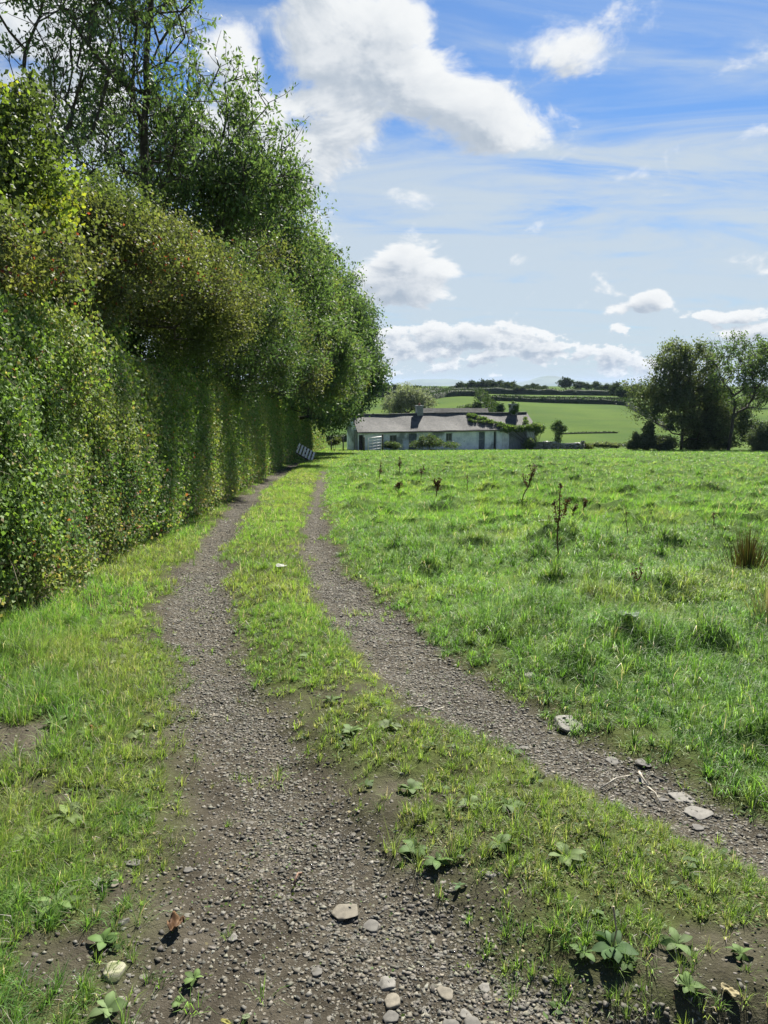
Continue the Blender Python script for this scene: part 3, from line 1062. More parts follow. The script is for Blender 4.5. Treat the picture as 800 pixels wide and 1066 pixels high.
M['stalk'] = noisy_mat('dry_stalk', (.20, .17, .10), (.32, .28, .18), 40, .8, .2)
M['rust'] = noisy_mat('brown_seed', (.07, .035, .02), (.13, .07, .04), 60, .9, .4)
WG, WD_ = (.10, .17, .075), (.075, .14, .055)
WEEDS = [
    (637, 995, 72, 9, 'big plantain with dark broad leaves and an upright seed stalk on the middle strip edge', .34, (.07, .14, .075), True, .6),
    (608, 1000, 40, 6, 'small plantain tucked left of the big stalked one', .32, WD_, False, .3),
    (652, 1010, 44, 6, 'flat plantain spreading right below the big stalked one', .32, WD_, False, .2),
    (705, 1000, 52, 6, 'plantain with two pale blades near the bare soil, bottom right', .3, WG, False, .3),
    (715, 1040, 46, 8, 'small-leaved weed alone in the bare soil at the bottom right', .4, WG, False, .5),
    (770, 1010, 40, 6, 'weed nearest the right edge at the bottom of the middle strip', .4, WG, False, .3),
    (588, 905, 58, 8, 'leafy dock with bright pale leaves standing in the middle strip', .3, (.13, .20, .10), False, .8),
    (530, 850, 44, 7, 'plantain in the thin turf left of the leafy dock', .34, WG, False, .4),
    (490, 845, 40, 6, 'plantain with one silvery leaf near a soil patch of the middle strip', .34, (.12, .18, .10), False, .4),
    (432, 885, 46, 7, 'dark weed at the rim of the left wheel track', .36, WD_, False, .3),
    (455, 900, 44, 7, 'dark weed right beside the first one at the wheel track rim', .36, WD_, False, .3),
    (520, 893, 50, 7, 'spreading weed below a yellowish grass tuft of the middle strip', .34, WG, False, .3),
    (428, 828, 40, 7, 'rounded weed in a brown hollow of the middle strip', .4, WG, False, .4),
    (478, 925, 22, 3, 'single dark oval leaf lying on the gravel rim', .36, (.06, .12, .065), False, .1),
    (60, 945, 70, 10, 'large rosette of long blue-green leaves in the left verge', .22, (.11, .18, .085), False, .35),
    (20, 940, 56, 9, 'rosette of long leaves cut by the left edge of the verge', .22, (.11, .18, .085), False, .35),
    (108, 980, 42, 6, 'weed with rounded leaves above the mossy verge stone', .42, (.10, .18, .08), False, .4),
    (112, 1045, 52, 5, 'weed with three big round leaves at the bottom of the verge', .42, (.13, .20, .12), False, .4),
    (202, 1010, 30, 6, 'small glossy weed in the soil of the left wheel track', .4, WG, False, .4),
    (186, 1032, 24, 6, 'tiny weed just below the small glossy one', .4, WG, False, .4),
    (70, 855, 60, 9, 'sprawling rosette above the long-leaved rosettes of the verge', .3, (.12, .18, .08), False, .35),
    (30, 880, 56, 8, 'pale weed by the left edge, halfway down the verge', .3, (.12, .17, .08), False, .35),
    (95, 765, 52, 9, 'weed patch beside the fallen orange leaf in the verge', .3, (.13, .18, .10), False, .3),
    (60, 760, 46, 8, 'weed left of the patch beside the orange leaf', .3, (.11, .17, .08), False, .3),
    (142, 768, 30, 5, 'silvery weed at the verge border, right of the orange leaf', .4, (.16, .22, .13), False, .4),
    (115, 795, 30, 6, 'weed with upright pale leaf below the orange leaf', .36, (.13, .20, .11), False, .6),
    (115, 655, 34, 7, 'grey-green weed near the foot of the hedge verge', .34, (.13, .18, .10), False, .3),
    (125, 690, 34, 7, 'pale weed below the grey-green one on the verge border', .34, (.14, .18, .11), False, .3),
    (310, 880, 0, 0, '', 0, 0, 0, 0),
    (365, 770, 36, 7, 'weed cluster at the left rim of the middle strip', .34, WG, False, .4),
    (405, 765, 40, 8, 'glossy weed right of the rim cluster, middle strip', .34, (.13, .19, .11), False, .4),
    (345, 735, 30, 6, 'weed farther up the middle strip beside the gravel', .34, WG, False, .4),
    (320, 690, 26, 6, 'small weed in the middle strip where the grass thickens', .34, WG, False, .4),
]
for q_ in WEEDS:
    if q_[3]:
        px, py, sz, nl, lb, wi, cc, stk, up = q_
        weed(px, py, sz, nl, lb, wi, cc, stk, up)

def ground_leaves():
    """tiny clover and seedling leaves matted between the grass, with bits of straw"""
    Ps, Ss, Cs = [], [], []
    for (r0, r1, dn, sz) in [(.9, 2.6, 9000, .009), (2.6, 5, 5200, .011), (5, 9, 1900, .016)]:
        half = R(76 if r0 < 2.9 else 64 if r0 < 5 else 50)
        n = int(half * (r1 ** 2 - r0 ** 2) * dn)
        rr = np.sqrt(RNG.uniform(r0 ** 2, r1 ** 2, n))
        th = RNG.uniform(-half, half, n)
        X, Y = rr * np.sin(th), rr * np.cos(th)
        b = bareness(X, Y)
        pt = fbm(X * 2.6, Y * 2.6, oct=4, seed=131)
        inmead = X > ex(E_RR, Y) + .15
        p = np.clip(.25 + pt * 1.6, .02, 1) * (1 - b) + .022 * b + .10 * sstep(pt, .1, .3) * b
        p = np.where(inmead, 0, p) * (X > hedge_x(Y) - .3)
        keep = RNG.uniform(0, 1, n) < p
        X, Y, pt = X[keep], Y[keep], pt[keep]
        n = len(X)
        Z = terrain(X, Y) + np.abs(RNG.normal(.006, .010, n))
        g = RNG.uniform(.65, 1.35, n)[:, None]
        C = np.array([[.085, .135, .028], [.065, .12, .035], [.12, .155, .035]])[RNG.integers(0, 3, n)] * g
        dr = RNG.uniform(0, 1, n) < .22
        C[dr] = np.array([[.16, .13, .07], [.09, .06, .035], [.24, .21, .12]])[RNG.integers(0, 3, dr.sum())] * g[dr]
        Ps.append(np.column_stack([X, Y, Z])); Ss.append(sz * RNG.uniform(.5, 1.7, n)); Cs.append(C)
    lens = [len(x) for x in Ss]
    for i in range(950):
        r_ = math.sqrt(RNG.uniform(1.2, 42)); t_ = RNG.uniform(-1.1, 1.1)
        x, y = r_ * math.sin(t_), r_ * math.cos(t_)
        bb_ = float(bareness(np.array([x]), np.array([y]))[0])
        if x > ex(E_RR, y) - .05 or x < hedge_x(y) or RNG.uniform() < bb_ * 1.04: continue
        k = RNG.integers(5, 11)
        L0 = RNG.uniform(.016, .038)
        aa = RNG.uniform(0, 6.28, k)
        dist = L0 * RNG.uniform(.4, 1.1, k)
        px_, py_ = x + np.cos(aa) * dist, y + np.sin(aa) * dist
        Ps.append(np.column_stack([px_, py_, terrain(px_, py_) + RNG.uniform(.006, .022, k)])); Ss.append(L0 * RNG.uniform(.7, 1.2, k))
        Cs.append(np.array([.075, .125, .04]) * RNG.uniform(.7, 1.3, (k, 1)))
    P, sz, C = np.vstack(Ps), np.concatenate(Ss), np.vstack(Cs)
    n = len(P)
    a = RNG.uniform(0, 6.28, n)
    d = np.column_stack([np.cos(a), np.sin(a), RNG.normal(0, .35, n)])
    d /= np.linalg.norm(d, axis=1)[:, None]
    s = np.cross(d, np.column_stack([RNG.normal(0, .4, n), RNG.normal(0, .4, n), np.ones(n)]))
    s /= np.linalg.norm(s, axis=1)[:, None]
    L, w_ = sz[:, None], RNG.uniform(.3, .95, n)[:, None]
    V = np.stack([P - d * L * .5, P + s * L * w_ * .5, P + d * L * .5, P - s * L * w_ * .5], 1).reshape(-1, 3)
    tag(mesh('ground_cover', V, np.arange(n * 4), np.full(n, 4), M['weed'], col=np.repeat(C, 4, 0)), label='matted clover, seedlings and straw bits between the grass', cat='ground cover', kind='stuff')


ground_leaves()

# pale crumpled leaf in the meadow
def crumple(px, py, wpx, hpx, cols, name, label, cat, lift=.05, seed=1, amp=.25, mat='weed', n=14, parts=1):
    p = ghit(px, py)
    depth = np.dot(p - np.array([0, 0, EYE]), [0, math.cos(PITCH), -math.sin(PITCH)])
    wx, wy = wpx / F * depth / 2, hpx / F * depth / 2
    u, v = np.meshgrid(np.linspace(-1, 1, n), np.linspace(-1, 1, n))
    u, v = u.ravel(), v.ravel()
    k = np.sqrt(np.clip(1 - .8 * v * v, 0, 1))
    z = amp * (fbm(u * 1.3, v * 1.3, oct=3, seed=seed) + .5 * np.abs(u)) * wx * 1.6
    V = np.column_stack([u * k * wx, v * wy * 1.4, z + lift])
    i, j = np.meshgrid(np.arange(n - 1), np.arange(n - 1), indexing='ij')
    Q = np.stack([i * n + j, i * n + j + 1, (i + 1) * n + j + 1, (i + 1) * n + j], -1).reshape(-1, 4)
    c1, c2 = np.array(cols[0]), np.array(cols[1])
    t = sstep(fbm(u * 2, v * 2, oct=3, seed=seed + 4), -.3, .4)[:, None]
    C = c1 * (1 - t) + c2 * t
    o = mesh(name, V, Q, np.full(len(Q), 4), M[mat], col=C, smooth=True)
    o.location = tuple(float(c) for c in p)
    o.rotation_euler = (0, 0, seed * .7)
    sm = o.modifiers.new('thickness', 'SOLIDIFY')
    sm.thickness = .0015
    return tag(o, label=label, cat=cat)


crumple(652, 680, 22, 13, ((.15, .21, .15), (.24, .29, .23)), 'pale_leaf', 'pale green folded leaf lying low among the meadow tussocks', 'leaf', .07, 3, .3)
crumple(183, 957, 22, 10, ((.10, .055, .03), (.20, .12, .065)), 'dead_leaf', 'curled brown dead leaf on the soil of the left verge', 'dead leaf', .02, 2, .55)
crumple(100, 766, 14, 6, ((.25, .08, .03), (.30, .13, .05)), 'dead_leaf', 'small orange fallen leaf among the verge weeds', 'dead leaf', .02, 5, .4)
crumple(235, 1052, 5, 9, ((.30, .27, .08), (.22, .22, .07)), 'fallen_leaf', 'narrow yellow fallen leaf near the bottom edge', 'fallen leaf', .012, 6, .3)
crumple(256, 1047, 7, 6, ((.17, .21, .12), (.22, .26, .16)), 'fallen_leaf', 'round grey-green fallen leaf right of the yellow one', 'fallen leaf', .012, 7, .2)
crumple(293, 599, 12, 7, ((.4, .42, .4), (.5, .5, .48)), 'fallen_leaf', 'white upturned leaf on the middle strip, halfway along', 'fallen leaf', .06, 8, .2)
crumple(568, 558, 16, 8, ((.42, .46, .40), (.5, .54, .48)), 'pale_leaf', 'pale leaf in the meadow beside the tallest dock stem', 'leaf', .12, 9, .3)
crumple(759, 1046, 20, 7, ((.38, .33, .20), (.30, .25, .14)), 'dead_leaf', 'straw-coloured dead leaf on bare soil at the bottom right', 'dead leaf', .012, 12, .3)


def twig(pts_px, rad, colmat, label, name='twig', fork=None):
    P = [ghit(*p) for p in pts_px]
    o0 = P[0]
    b = MB()
    pp = []
    for i, p in enumerate(P):
        q = p - o0
        q[2] += rad + .012 + .015 * math.sin(i * 2.1)
        pp.append(q)
    b.tube(pp, [rad * (1 - .5 * i / (len(pp) - 1)) for i in range(len(pp))], 6)
    if fork:
        k, dx = fork
        b.tube([pp[k], pp[k] + np.array(dx)], [rad * .6, rad * .25], 5)
    o = b.build(name, colmat, smooth=True, loc=o0)
    return tag(o, label=label, cat='twig')


M['twig_red'] = noisy_mat('twig_red', (.16, .09, .06), (.24, .15, .10), 60, .7, .3)
M['twig_grey'] = noisy_mat('twig_grey', (.28, .25, .20), (.42, .39, .32), 60, .8, .3)
twig([(306, 911), (310, 904), (314, 896)], .005, M['twig_red'], 'short reddish twig stuck in the left wheel track soil')
twig([(428, 742), (440, 738), (452, 734), (463, 731)], .006, M['twig_grey'], 'bent pale twig on the middle strip by the right wheel track', fork=(1, (.05, .03, .02)))
twig([(626, 815), (642, 805), (657, 797)], .004, M['twig_grey'], 'straight dry straw left of the slate patch', 'straw')
twig([(675, 812), (683, 822), (691, 832)], .004, M['twig_grey'], 'dry straw pointing towards the pale slabs', 'straw')
twig([(666, 798), (669, 806), (678, 813)], .007, M['twig_grey'], 'curved pale root tip beside the upright slate chip', 'root_tip')


# ------------------------------------------------------------------ dock stems and rushes in the meadow
def dock(bx, by, top, nb, label, colr=((.06, .032, .02), (.12, .065, .035)), leanx=0., thick=1., leafy=False, seeds=60):
    p = ghit(bx, by)
    h = (by - top) / F * p[1] * 1.03
    if by - top > 60: seeds = 170
    root = empty('dock_plant', p, label=label, cat='wild plant', group='dead dock stems in the meadow')
    rg = np.random.default_rng(int(bx * 3 + by))
    b = MB()
    main = [np.array([leanx * h * t + rg.normal(0, .008), rg.normal(0, .01), h * t]) for t in np.linspace(0, 1, 6)]
    r0 = .0075 * thick
    b.tube(main, [r0, r0 * .9, r0 * .8, r0 * .65, r0 * .5, r0 * .35], 6)
    paths = [main[2:]]
    for i in range(nb):
        t = rg.uniform(.3, .75)
        s = main[0] * (1 - t) + main[-1] * t
        a = rg.uniform(0, 6.28)
        l = h * rg.uniform(.25, .45)
        e = s + np.array([math.cos(a) * l * .45, math.sin(a) * l * .45, l])
        mid = (s + e) / 2 + np.array([math.cos(a), math.sin(a), -.5]) * l * .08
        b.tube([s, mid, e], [r0 * .6, r0 * .5, r0 * .3], 5)
        paths.append([s, mid, e])
    b.build('stem', M['rust'], root, smooth=True)
    # whorls of dry seeds along the branches
    pos = []
    for pth in paths:
        pth = np.array(pth)
        m = seeds if pth is paths[0] else seeds // 2
        t = rg.uniform(.15, 1, m) * (len(pth) - 1)
        i = np.minimum(t.astype(int), len(pth) - 2)
        f = (t - i)[:, None]
        pos.append(pth[i] * (1 - f) + pth[i + 1] * f + rg.normal(0, .011 * thick, (m, 3)))
    pos = np.vstack(pos)
    n = len(pos)
    c = np.array(colr[0]) + (np.array(colr[1]) - np.array(colr[0])) * rg.uniform(0, 1, (n, 1))
    V, l, cn = leaf_quads(pos, rg.uniform(.012, .028, n) * thick, .7, rg)
    mesh('seed_head', V, l, cn, M['dry'], parent=root, col=np.repeat(c, 4, 0))
    return root


def leaf_quads(P, size, aspect, rg, droop=0., out=None):
    """diamond leaves at P, random facing, biased droop"""
    n = len(P)
    d = rg.normal(0, 1, (n, 3))
    d[:, 2] -= droop
    if out is not None:
        d += out
    d /= np.linalg.norm(d, axis=1)[:, None]
    s = np.cross(d, rg.normal(0, 1, (n, 3)))
    s /= np.linalg.norm(s, axis=1)[:, None] + 1e-9
    nn = np.cross(d, s)
    L = np.asarray(size)[:, None] if np.ndim(size) else size
    a = P - d * L * .5
    t = P + d * L * .5
    k = P - d * L * .05 + nn * L * .07
    V = np.stack([a, k + s * L * aspect * .5, t, k - s * L * aspect * .5], 1).reshape(-1, 3)
    return V, np.arange(n * 4), np.full(n, 4)


DOCKS = [
    (543, 535, 498, 6, 'rust-brown branching dock stem, thickest of those in the meadow', 1.6, .35),
    (581, 592, 514, 2, 'tallest dark dock stem, straight and standing alone', 1.3, -.02),
    (572, 570, 545, 2, 'low greenish dock stem just left of the tallest one', 1., .0),
    (654, 568, 530, 0, 'thin bare stem leaning left, right of the tallest one', .8, -.15),
    (659, 630, 602, 1, 'short dark stem lowest down in the meadow', 1.1, .25),
    (437, 507, 487, 1, 'slim brown stem in the far meadow near the track bend', 2.2, .2),
    (415, 517, 505, 5, 'squat dark bushy dock near the track bend', 2.2, .0),
    (455, 522, 503, 5, 'bushy brown dock between the slim stem and the rust-brown one', 2.2, .0),
    (486, 514, 495, 0, 'faint thin stem right of the bushy brown dock', 1.6, .05),
    (597, 556, 533, 2, 'short dock right of the tallest one', 1.3, .0),
    (607, 540, 522, 3, 'small dark dock farther back, right of the tallest one', 1.6, .1),
    (416, 500, 480, 1, 'distant thin stem nearest the field gate', 2.2, .0),
    (395, 503, 485, 1, 'distant thin stem leaning over the right wheel track side', 2.2, .1),
    (741, 560, 548, 0, 'tiny bare stem at the left of the rush clump', 1.2, .1),
]
for (bx, by, tp, nb, lb, th, ln) in DOCKS:
    dock(bx, by, tp, nb, lb, thick=th, leanx=ln)


def rush(px, py, hpx, wpx, n, label, colr, group=None):
    p = ghit(px, py)
    h, wd = hpx / F * p[1], wpx / F * p[1] / 2
    rg = np.random.default_rng(int(px))
    r = np.abs(rg.normal(0, .45, n)) * wd
    a = rg.uniform(0, 6.28, n)
    P = np.column_stack([np.cos(a) * r, np.sin(a) * r, np.full(n, -.02)])
    L = h * rg.uniform(.5, 1.15, n)
    lean = np.clip(r / wd * .5 + rg.normal(.05, .12, n), 0, 1)
    az = np.arctan2(P[:, 0], P[:, 1])
    C = np.array(colr)[rg.integers(0, len(colr), n)] * rg.uniform(.7, 1.2, n)[:, None]
    global RNG
    d = np.column_stack([np.sin(az), np.cos(az)])
    s = np.column_stack([np.cos(az), -np.sin(az), np.zeros(n)]) * .0035
    st = lambda aa, l: np.column_stack([d[:, 0] * np.sin(aa) * l, d[:, 1] * np.sin(aa) * l, np.cos(aa) * l])
    m1 = P + st(lean, L * .5)
    tip = m1 + st(lean + .15, L * .5)
    V = np.stack([P - s, P + s, m1 + s * .8, m1 - s * .8, tip], 1).reshape(-1, 3)
    b = np.arange(n)[:, None] * 5
    o = mesh('rush_clump', V, (b + np.array([[0, 1, 2, 3, 3, 2, 4]])).ravel(), np.tile([4, 3], n), M['dry'], col=np.repeat(C, 5, 0))
    o.location = tuple(float(c) for c in p)
    return tag(o, label=label, cat='rushes', group=group)


rush(778, 598, 52, 62, 420, 'brownish clump of tall rushes at the right edge of the meadow', ((.07, .075, .025), (.10, .06, .035), (.16, .13, .06), (.05, .07, .02)))
rush(797, 655, 62, 30, 60, 'pale dry grass stalks in front of the rush clump, right edge', ((.38, .34, .22), (.3, .3, .15)))


# ------------------------------------------------------------------ trees
def ell(px, py, Y, rxp, ryp, ry=None, wt=1.):
    c = at(px, py, Y)
    rx, rz = rxp / F * Y, ryp / F * Y
    return (*c, rx, ry if ry else rx, rz, wt)


def sample_crown(ells, n, rg, hollow=.35, gap=.15, gs=.9, seed=0):
    out = []
    wts = np.array([e[6] * e[3] * e[4] * e[5] for e in ells])
    wts = wts / wts.sum()
    tot = 0
    while tot < n:
        m = n * 2
        k = rg.choice(len(ells), m, p=wts)
        E = np.array(ells)[k]
        d = rg.normal(0, 1, (m, 3))
        d /= np.linalg.norm(d, axis=1)[:, None]
        r = rg.uniform(hollow ** 3, 1, m) ** (1 / 3)
        wob = 1 + .22 * fbm(d[:, 0] * 2.2 + k * 7, d[:, 1] * 2.2, d[:, 2] * 2.2, oct=2, seed=seed)
        P = E[:, :3] + d * (r * wob)[:, None] * E[:, 3:6]
        g = fbm(P[:, 0] * gs, P[:, 1] * gs, P[:, 2] * gs, oct=2, seed=seed + 5)
        P = P[g > -1 + 2 * gap - .05 if False else g > (gap - .55)]
        out.append(P)
        tot += len(P)
    return np.vstack(out)[:n]


def skeleton(base, tips, rg, trunk_top, step=.5, wob=.06, upbias=.25, clear=0.):
    """grow branches from a trunk to every tip; returns nodes, parent index"""
    N = [np.array(base, float)]
    par = [-1]
    plen = [0.]
    nt = max(3, int(np.linalg.norm(np.array(trunk_top) - base) / step))
    for i in range(1, nt + 1):
        q = base + (np.array(trunk_top) - base) * i / nt + rg.normal(0, wob * .5, 3) * (i < nt)
        N.append(q); par.append(len(N) - 2); plen.append(plen[-1] + step)
    arr = np.zeros((60000, 3))
    pl = np.zeros(60000)
    arr[:len(N)] = N
    pl[:len(N)] = plen
    cnt = len(N)
    first = max(1, int(nt * .3))
    parl = par
    while first < nt - 2 and N[first][2] - base[2] < clear: first += 1
    order = np.argsort(np.linalg.norm(tips - np.array(base), axis=1) + rg.normal(0, .3, len(tips)))
    for k in order:
        t = tips[k]
        D = t - arr[first:cnt]
        dist = np.linalg.norm(D, axis=1)
        cost = dist + .32 * pl[first:cnt] + np.clip(.2 - D[:, 2] / (dist + 1e-6), 0, 2) * dist * upbias * 2
        i = int(np.argmin(cost)) + first
        s = arr[i].copy()
        d = dist[i - first]
        m = max(1, int(d / step))
        prev = i
        sag = rg.normal(0, .08, 3) * d
        for j in range(1, m + 1):
            f = j / m
            q = s + (t - s) * f + sag * math.sin(math.pi * f) + (rg.normal(0, wob, 3) * step if j < m else 0)
            q[2] += -.12 * d * math.sin(math.pi * f) * .6
            arr[cnt] = q
            pl[cnt] = pl[prev] + d / m
            parl.append(prev)
            prev = cnt
            cnt += 1
            if cnt >= 59000: break
    return arr[:cnt], np.array(parl)


def branch_mesh(N, par, rmin, expo=2.3, rmax=None, sides=5):
    n = len(N)
    ch = np.zeros(n, int)
    acc = np.zeros(n)
    for i in range(1, n): ch[par[i]] += 1
    acc[ch == 0] = 1
    for i in range(n - 1, 0, -1):
        acc[par[i]] += acc[i]
    rad = rmin * acc ** (1 / expo)
    if rmax: rad *= min(1, rmax / rad[0])
    rad = np.maximum(rad, rmin * .8)
    idx = np.arange(1, n)
    return edges_mesh(N[par[idx]], N[idx], np.minimum(rad[par[idx]], rad[idx] * 1.35), rad[idx], sides), rad, ch


def edges_mesh(A, B, ra, rb, sides=5):
    d = B - A
    L = np.linalg.norm(d, axis=1)[:, None] + 1e-9
    t = d / L
    ref = np.where(np.abs(t[:, 2:3]) < .9, np.array([[0, 0, 1.]]), np.array([[1., 0, 0]]))
    a = np.cross(t, ref)
    a /= np.linalg.norm(a, axis=1)[:, None]
    b = np.cross(t, a)
    th = np.arange(sides) * 2 * np.pi / sides
    cs = np.cos(th)[None, :, None] * a[:, None] + np.sin(th)[None, :, None] * b[:, None]
    VA = A[:, None] + cs * np.asarray(ra)[:, None, None]
    VB = (B + t * np.asarray(rb)[:, None] * .3)[:, None] + cs * np.asarray(rb)[:, None, None]
    V = np.concatenate([VA, VB], 1).reshape(-1, 3)
    j = np.arange(sides)
    q = np.stack([j, (j + 1) % sides, (j + 1) % sides + sides, j + sides], -1)
    loops = (q[None] + np.arange(len(A))[:, None, None] * 2 * sides).ravel()
    return V, loops, np.full(len(A) * sides, 4)


def tree(name, base, ells, label, cat='tree', group=None, nt=500, leaves=40000, lsize=.06, aspect=.4, cols=((.05, .09, .02),), seed=1,
         step=.5, rmin=.006, rmax=.2, hollow=.3, gap=.2, gs=.9, clump=.35, droop=.5, twigs=4, bare=.0, twiglen=.5, mat='leaf', ttop=None, lshade=.25, accent=None):
    rg = np.random.default_rng(seed)
    base = np.array(base, float)
    tips = sample_crown(ells, nt, rg, hollow, gap, gs, seed)
    lo = terrain(tips[:, 0], tips[:, 1], micro=False) + .3
    tips[:, 2] = np.maximum(tips[:, 2], lo)
    E = np.array(ells)
    if ttop is None and base[0] < 0 and group is None and name != 'willow_tree' and base[1] > 12:
        ttop = base + np.array([.3, 0, (E[:, 2] + E[:, 5]).max() * .55 - base[2] * .55])
    if ttop is None:
        w_ = E[:, 3] * E[:, 4] * E[:, 5]
        c = (E[:, :3] * w_[:, None]).sum(0) / w_.sum()
        ttop = c * .75 + base * .25
    N, par = skeleton(base, tips, rg, ttop, step, clear=3.9 if (base[0] < 0 and base[1] > 15) else 0.)
    (V, l, c), rad, ch = branch_mesh(N, par, rmin, rmax=rmax)
    root = empty(name, base, label=label, cat=cat, group=group)
    thick = rad[1:] > rmax * .30
    # trunk and boughs, then finer branches and twigs
    idx = np.arange(1, len(N))
    tk = idx[thick]
    tn = idx[~thick]
    if len(tk):
        m1 = edges_mesh(N[par[tk]], N[tk], np.minimum(rad[par[tk]], rad[tk] * 1.35), rad[tk], 8)
        mesh('trunk', *m1, M['bark'], parent=root, smooth=True, origin=base)
    A, B, ra, rb = [N[par[tn]]], [N[tn]], [np.minimum(rad[par[tn]], rad[tn] * 1.35)], [rad[tn]]
    ends = np.where(rad < rmin * 2.6)[0]
    ends = ends[ends > 3]
    src = rg.choice(ends, len(tips) * twigs)
    dirn = N[src] - N[par[src]]
    dirn /= np.linalg.norm(dirn, axis=1)[:, None] + 1e-9
    dv = dirn * .8 + rg.normal(0, .6, dirn.shape)
    dv /= np.linalg.norm(dv, axis=1)[:, None]
    tl = twiglen * rg.uniform(.4, 1.2, len(src))
    e1 = N[src] + dv * tl[:, None] * .5
    e2 = e1 + (dv + rg.normal(0, .25, dv.shape) + np.array([0, 0, .12])) * tl[:, None] * .5
    A += [N[src], e1]; B += [e1, e2]
    ra += [np.full(len(src), rmin * .8), np.full(len(src), rmin * .6)]
    rb += [np.full(len(src), rmin * .6), np.full(len(src), rmin * .35)]
    m2 = edges_mesh(np.vstack(A), np.vstack(B), np.concatenate(ra), np.concatenate(rb), 4)
    mesh('branches', *m2, M['bark'], parent=root, smooth=True, origin=base)
    # leaves sit along the twigs, in clumps
    live = rg.uniform(0, 1, len(src)) >= bare
    li = np.where(live)[0]
    k = rg.choice(li, leaves)
    f = rg.uniform(.15, 1.05, leaves)[:, None]
    P = np.where(f < .5, N[src][k] + (e1[k] - N[src][k]) * f * 2, e1[k] + (e2[k] - e1[k]) * (f * 2 - 1))
    P = P + rg.normal(0, clump * .35, P.shape) * twiglen
    sz = lsize * rg.uniform(.6, 1.35, leaves)
    LV, ll, lc = leaf_quads(P, sz, aspect, rg, droop)
    cols = np.array(cols)
    cl = fbm(P[:, 0] * .9, P[:, 1] * .9, P[:, 2] * .9, oct=2, seed=seed + 9)
    ci = np.clip(((cl + .6) / 1.2 * len(cols) + rg.normal(0, .35, leaves)), 0, len(cols) - 1).astype(int)
    C = cols[ci] * rg.uniform(.7, 1.3, leaves)[:, None]
    if accent:
        m = rg.uniform(0, 1, leaves) < accent[0] * (cl > accent[2])
        C[m] = np.array(accent[1]) * rg.uniform(.6, 1.2, m.sum())[:, None]
    mesh('foliage', LV, ll, lc, M[mat], parent=root, col=np.repeat(C, 4, 0), origin=base)
    return root


ASH = ((.045, .080, .022), (.060, .105, .028), (.080, .125, .036), (.050, .090, .030))
HAW = ((.050, .075, .018), (.075, .100, .025), (.095, .110, .030), (.055, .070, .022))
YEL = ((.14, .18, .02), (.20, .23, .025), (.10, .15, .02))
DRK = ((.025, .050, .016), (.035, .065, .020), (.045, .080, .025))


def behind(Y, off):
    x = float(hedge_x(Y)) - off
    return np.array([x, Y, float(zb(x, Y)) - .05])


tree('sycamore_tree', behind(7.6, 1.7), [ell(-50, 150, 7.8, 95, 75), ell(15, 215, 7.9, 46, 50, .6), ell(-30, 265, 7.4, 85, 45), ell(10, 120, 7.9, 28, 30, .4)], 'yellow-green leafy tree nearest the viewer at the left edge', nt=300, leaves=24000,
     lsize=.055, aspect=.75, cols=YEL + HAW[:1], seed=3, step=.25, rmin=.003, rmax=.08, twiglen=.3, clump=.6, droop=.7, gap=.34, gs=1.6, twigs=3)
tree('hawthorn_tree', behind(10.5, 1.2), [ell(70, 268, 10, 125, 56, 1.1), ell(150, 285, 11.6, 80, 54, 1.1), ell(30, 300, 8.8, 90, 44, .9), ell(205, 322, 12.8, 56, 46, 1.0), ell(10, 268, 6.9, 70, 30, .5), ell(110, 235, 10.6, 50, 30, .9)],
     'olive-brown hawthorn rising just above the near hedge', nt=800, leaves=130000, lsize=.042, aspect=.7, cols=HAW + HAW[1:3], seed=4, step=.3, rmin=.003, rmax=.10, twiglen=.35, clump=.7,
     gap=.16, gs=1.2, accent=(.035, (.14, .04, .02), .15), twigs=3)
tree('ash_tree', behind(14.0, 2.8), [ell(45, 60, 14, 75, 150, 2.0), ell(60, -90, 14, 90, 90, 2.0)], 'tall sparse ash at the upper left corner, sky showing through', nt=420, leaves=9000, lsize=.10, aspect=.42,
     cols=ASH, seed=5, step=.4, rmin=.007, rmax=.14, twiglen=.7, clump=.3, gap=.42, gs=.8, bare=.3, droop=1., twigs=2)
tree('ash_tree', behind(16.5, 2.2), [ell(155, 60, 16.5, 62, 120, 2.0), ell(150, -80, 16.5, 80, 90, 2.0), ell(130, 150, 16.5, 70, 60, 1.8)],
     'tall ash with a dark straight trunk reaching past the top of the picture', nt=520, leaves=14000, lsize=.11, aspect=.42, cols=ASH, seed=6, step=.4, rmin=.009, rmax=.15, twiglen=.7, clump=.3, gap=.38,
     gs=.75, bare=.2, droop=1.1, ttop=at(160, -60, 16.5), twigs=2)
tree('ash_tree', behind(20.0, 1.8), [ell(235, 175, 19.5, 66, 58, 2.0), ell(200, 230, 20, 90, 55, 2.), ell(270, 218, 19.5, 40, 46, 1.8), ell(262, 110, 19.5, 26, 26, 1.2), ell(283, 150, 19.5, 15, 26, .9), ell(222, 75, 19.5, 22, 30, 1.)],
     'spreading ash whose bare twig ends reach out over the track', nt=520, leaves=20000, lsize=.13, aspect=.42, cols=ASH, seed=7, step=.5, rmin=.011, rmax=.19, twiglen=.9, clump=.3, gap=.40, gs=.6,
     bare=.3, droop=.9, ttop=at(170, 215, 20), twigs=2)
tree('elder_tree', behind(17, 1.0), [ell(190, 330, 15.5, 110, 60, 1.6), ell(90, 335, 14, 110, 45, 1.4), ell(255, 360, 19, 60, 50, 1.6)], 'dark dense elder filling the row under the spreading ash', nt=600, leaves=75000,
     lsize=.075, aspect=.5, cols=DRK + HAW[:2], seed=8, step=.4, rmin=.004, rmax=.12, twiglen=.5, clump=.6, gap=.1, gs=.8, twigs=3)
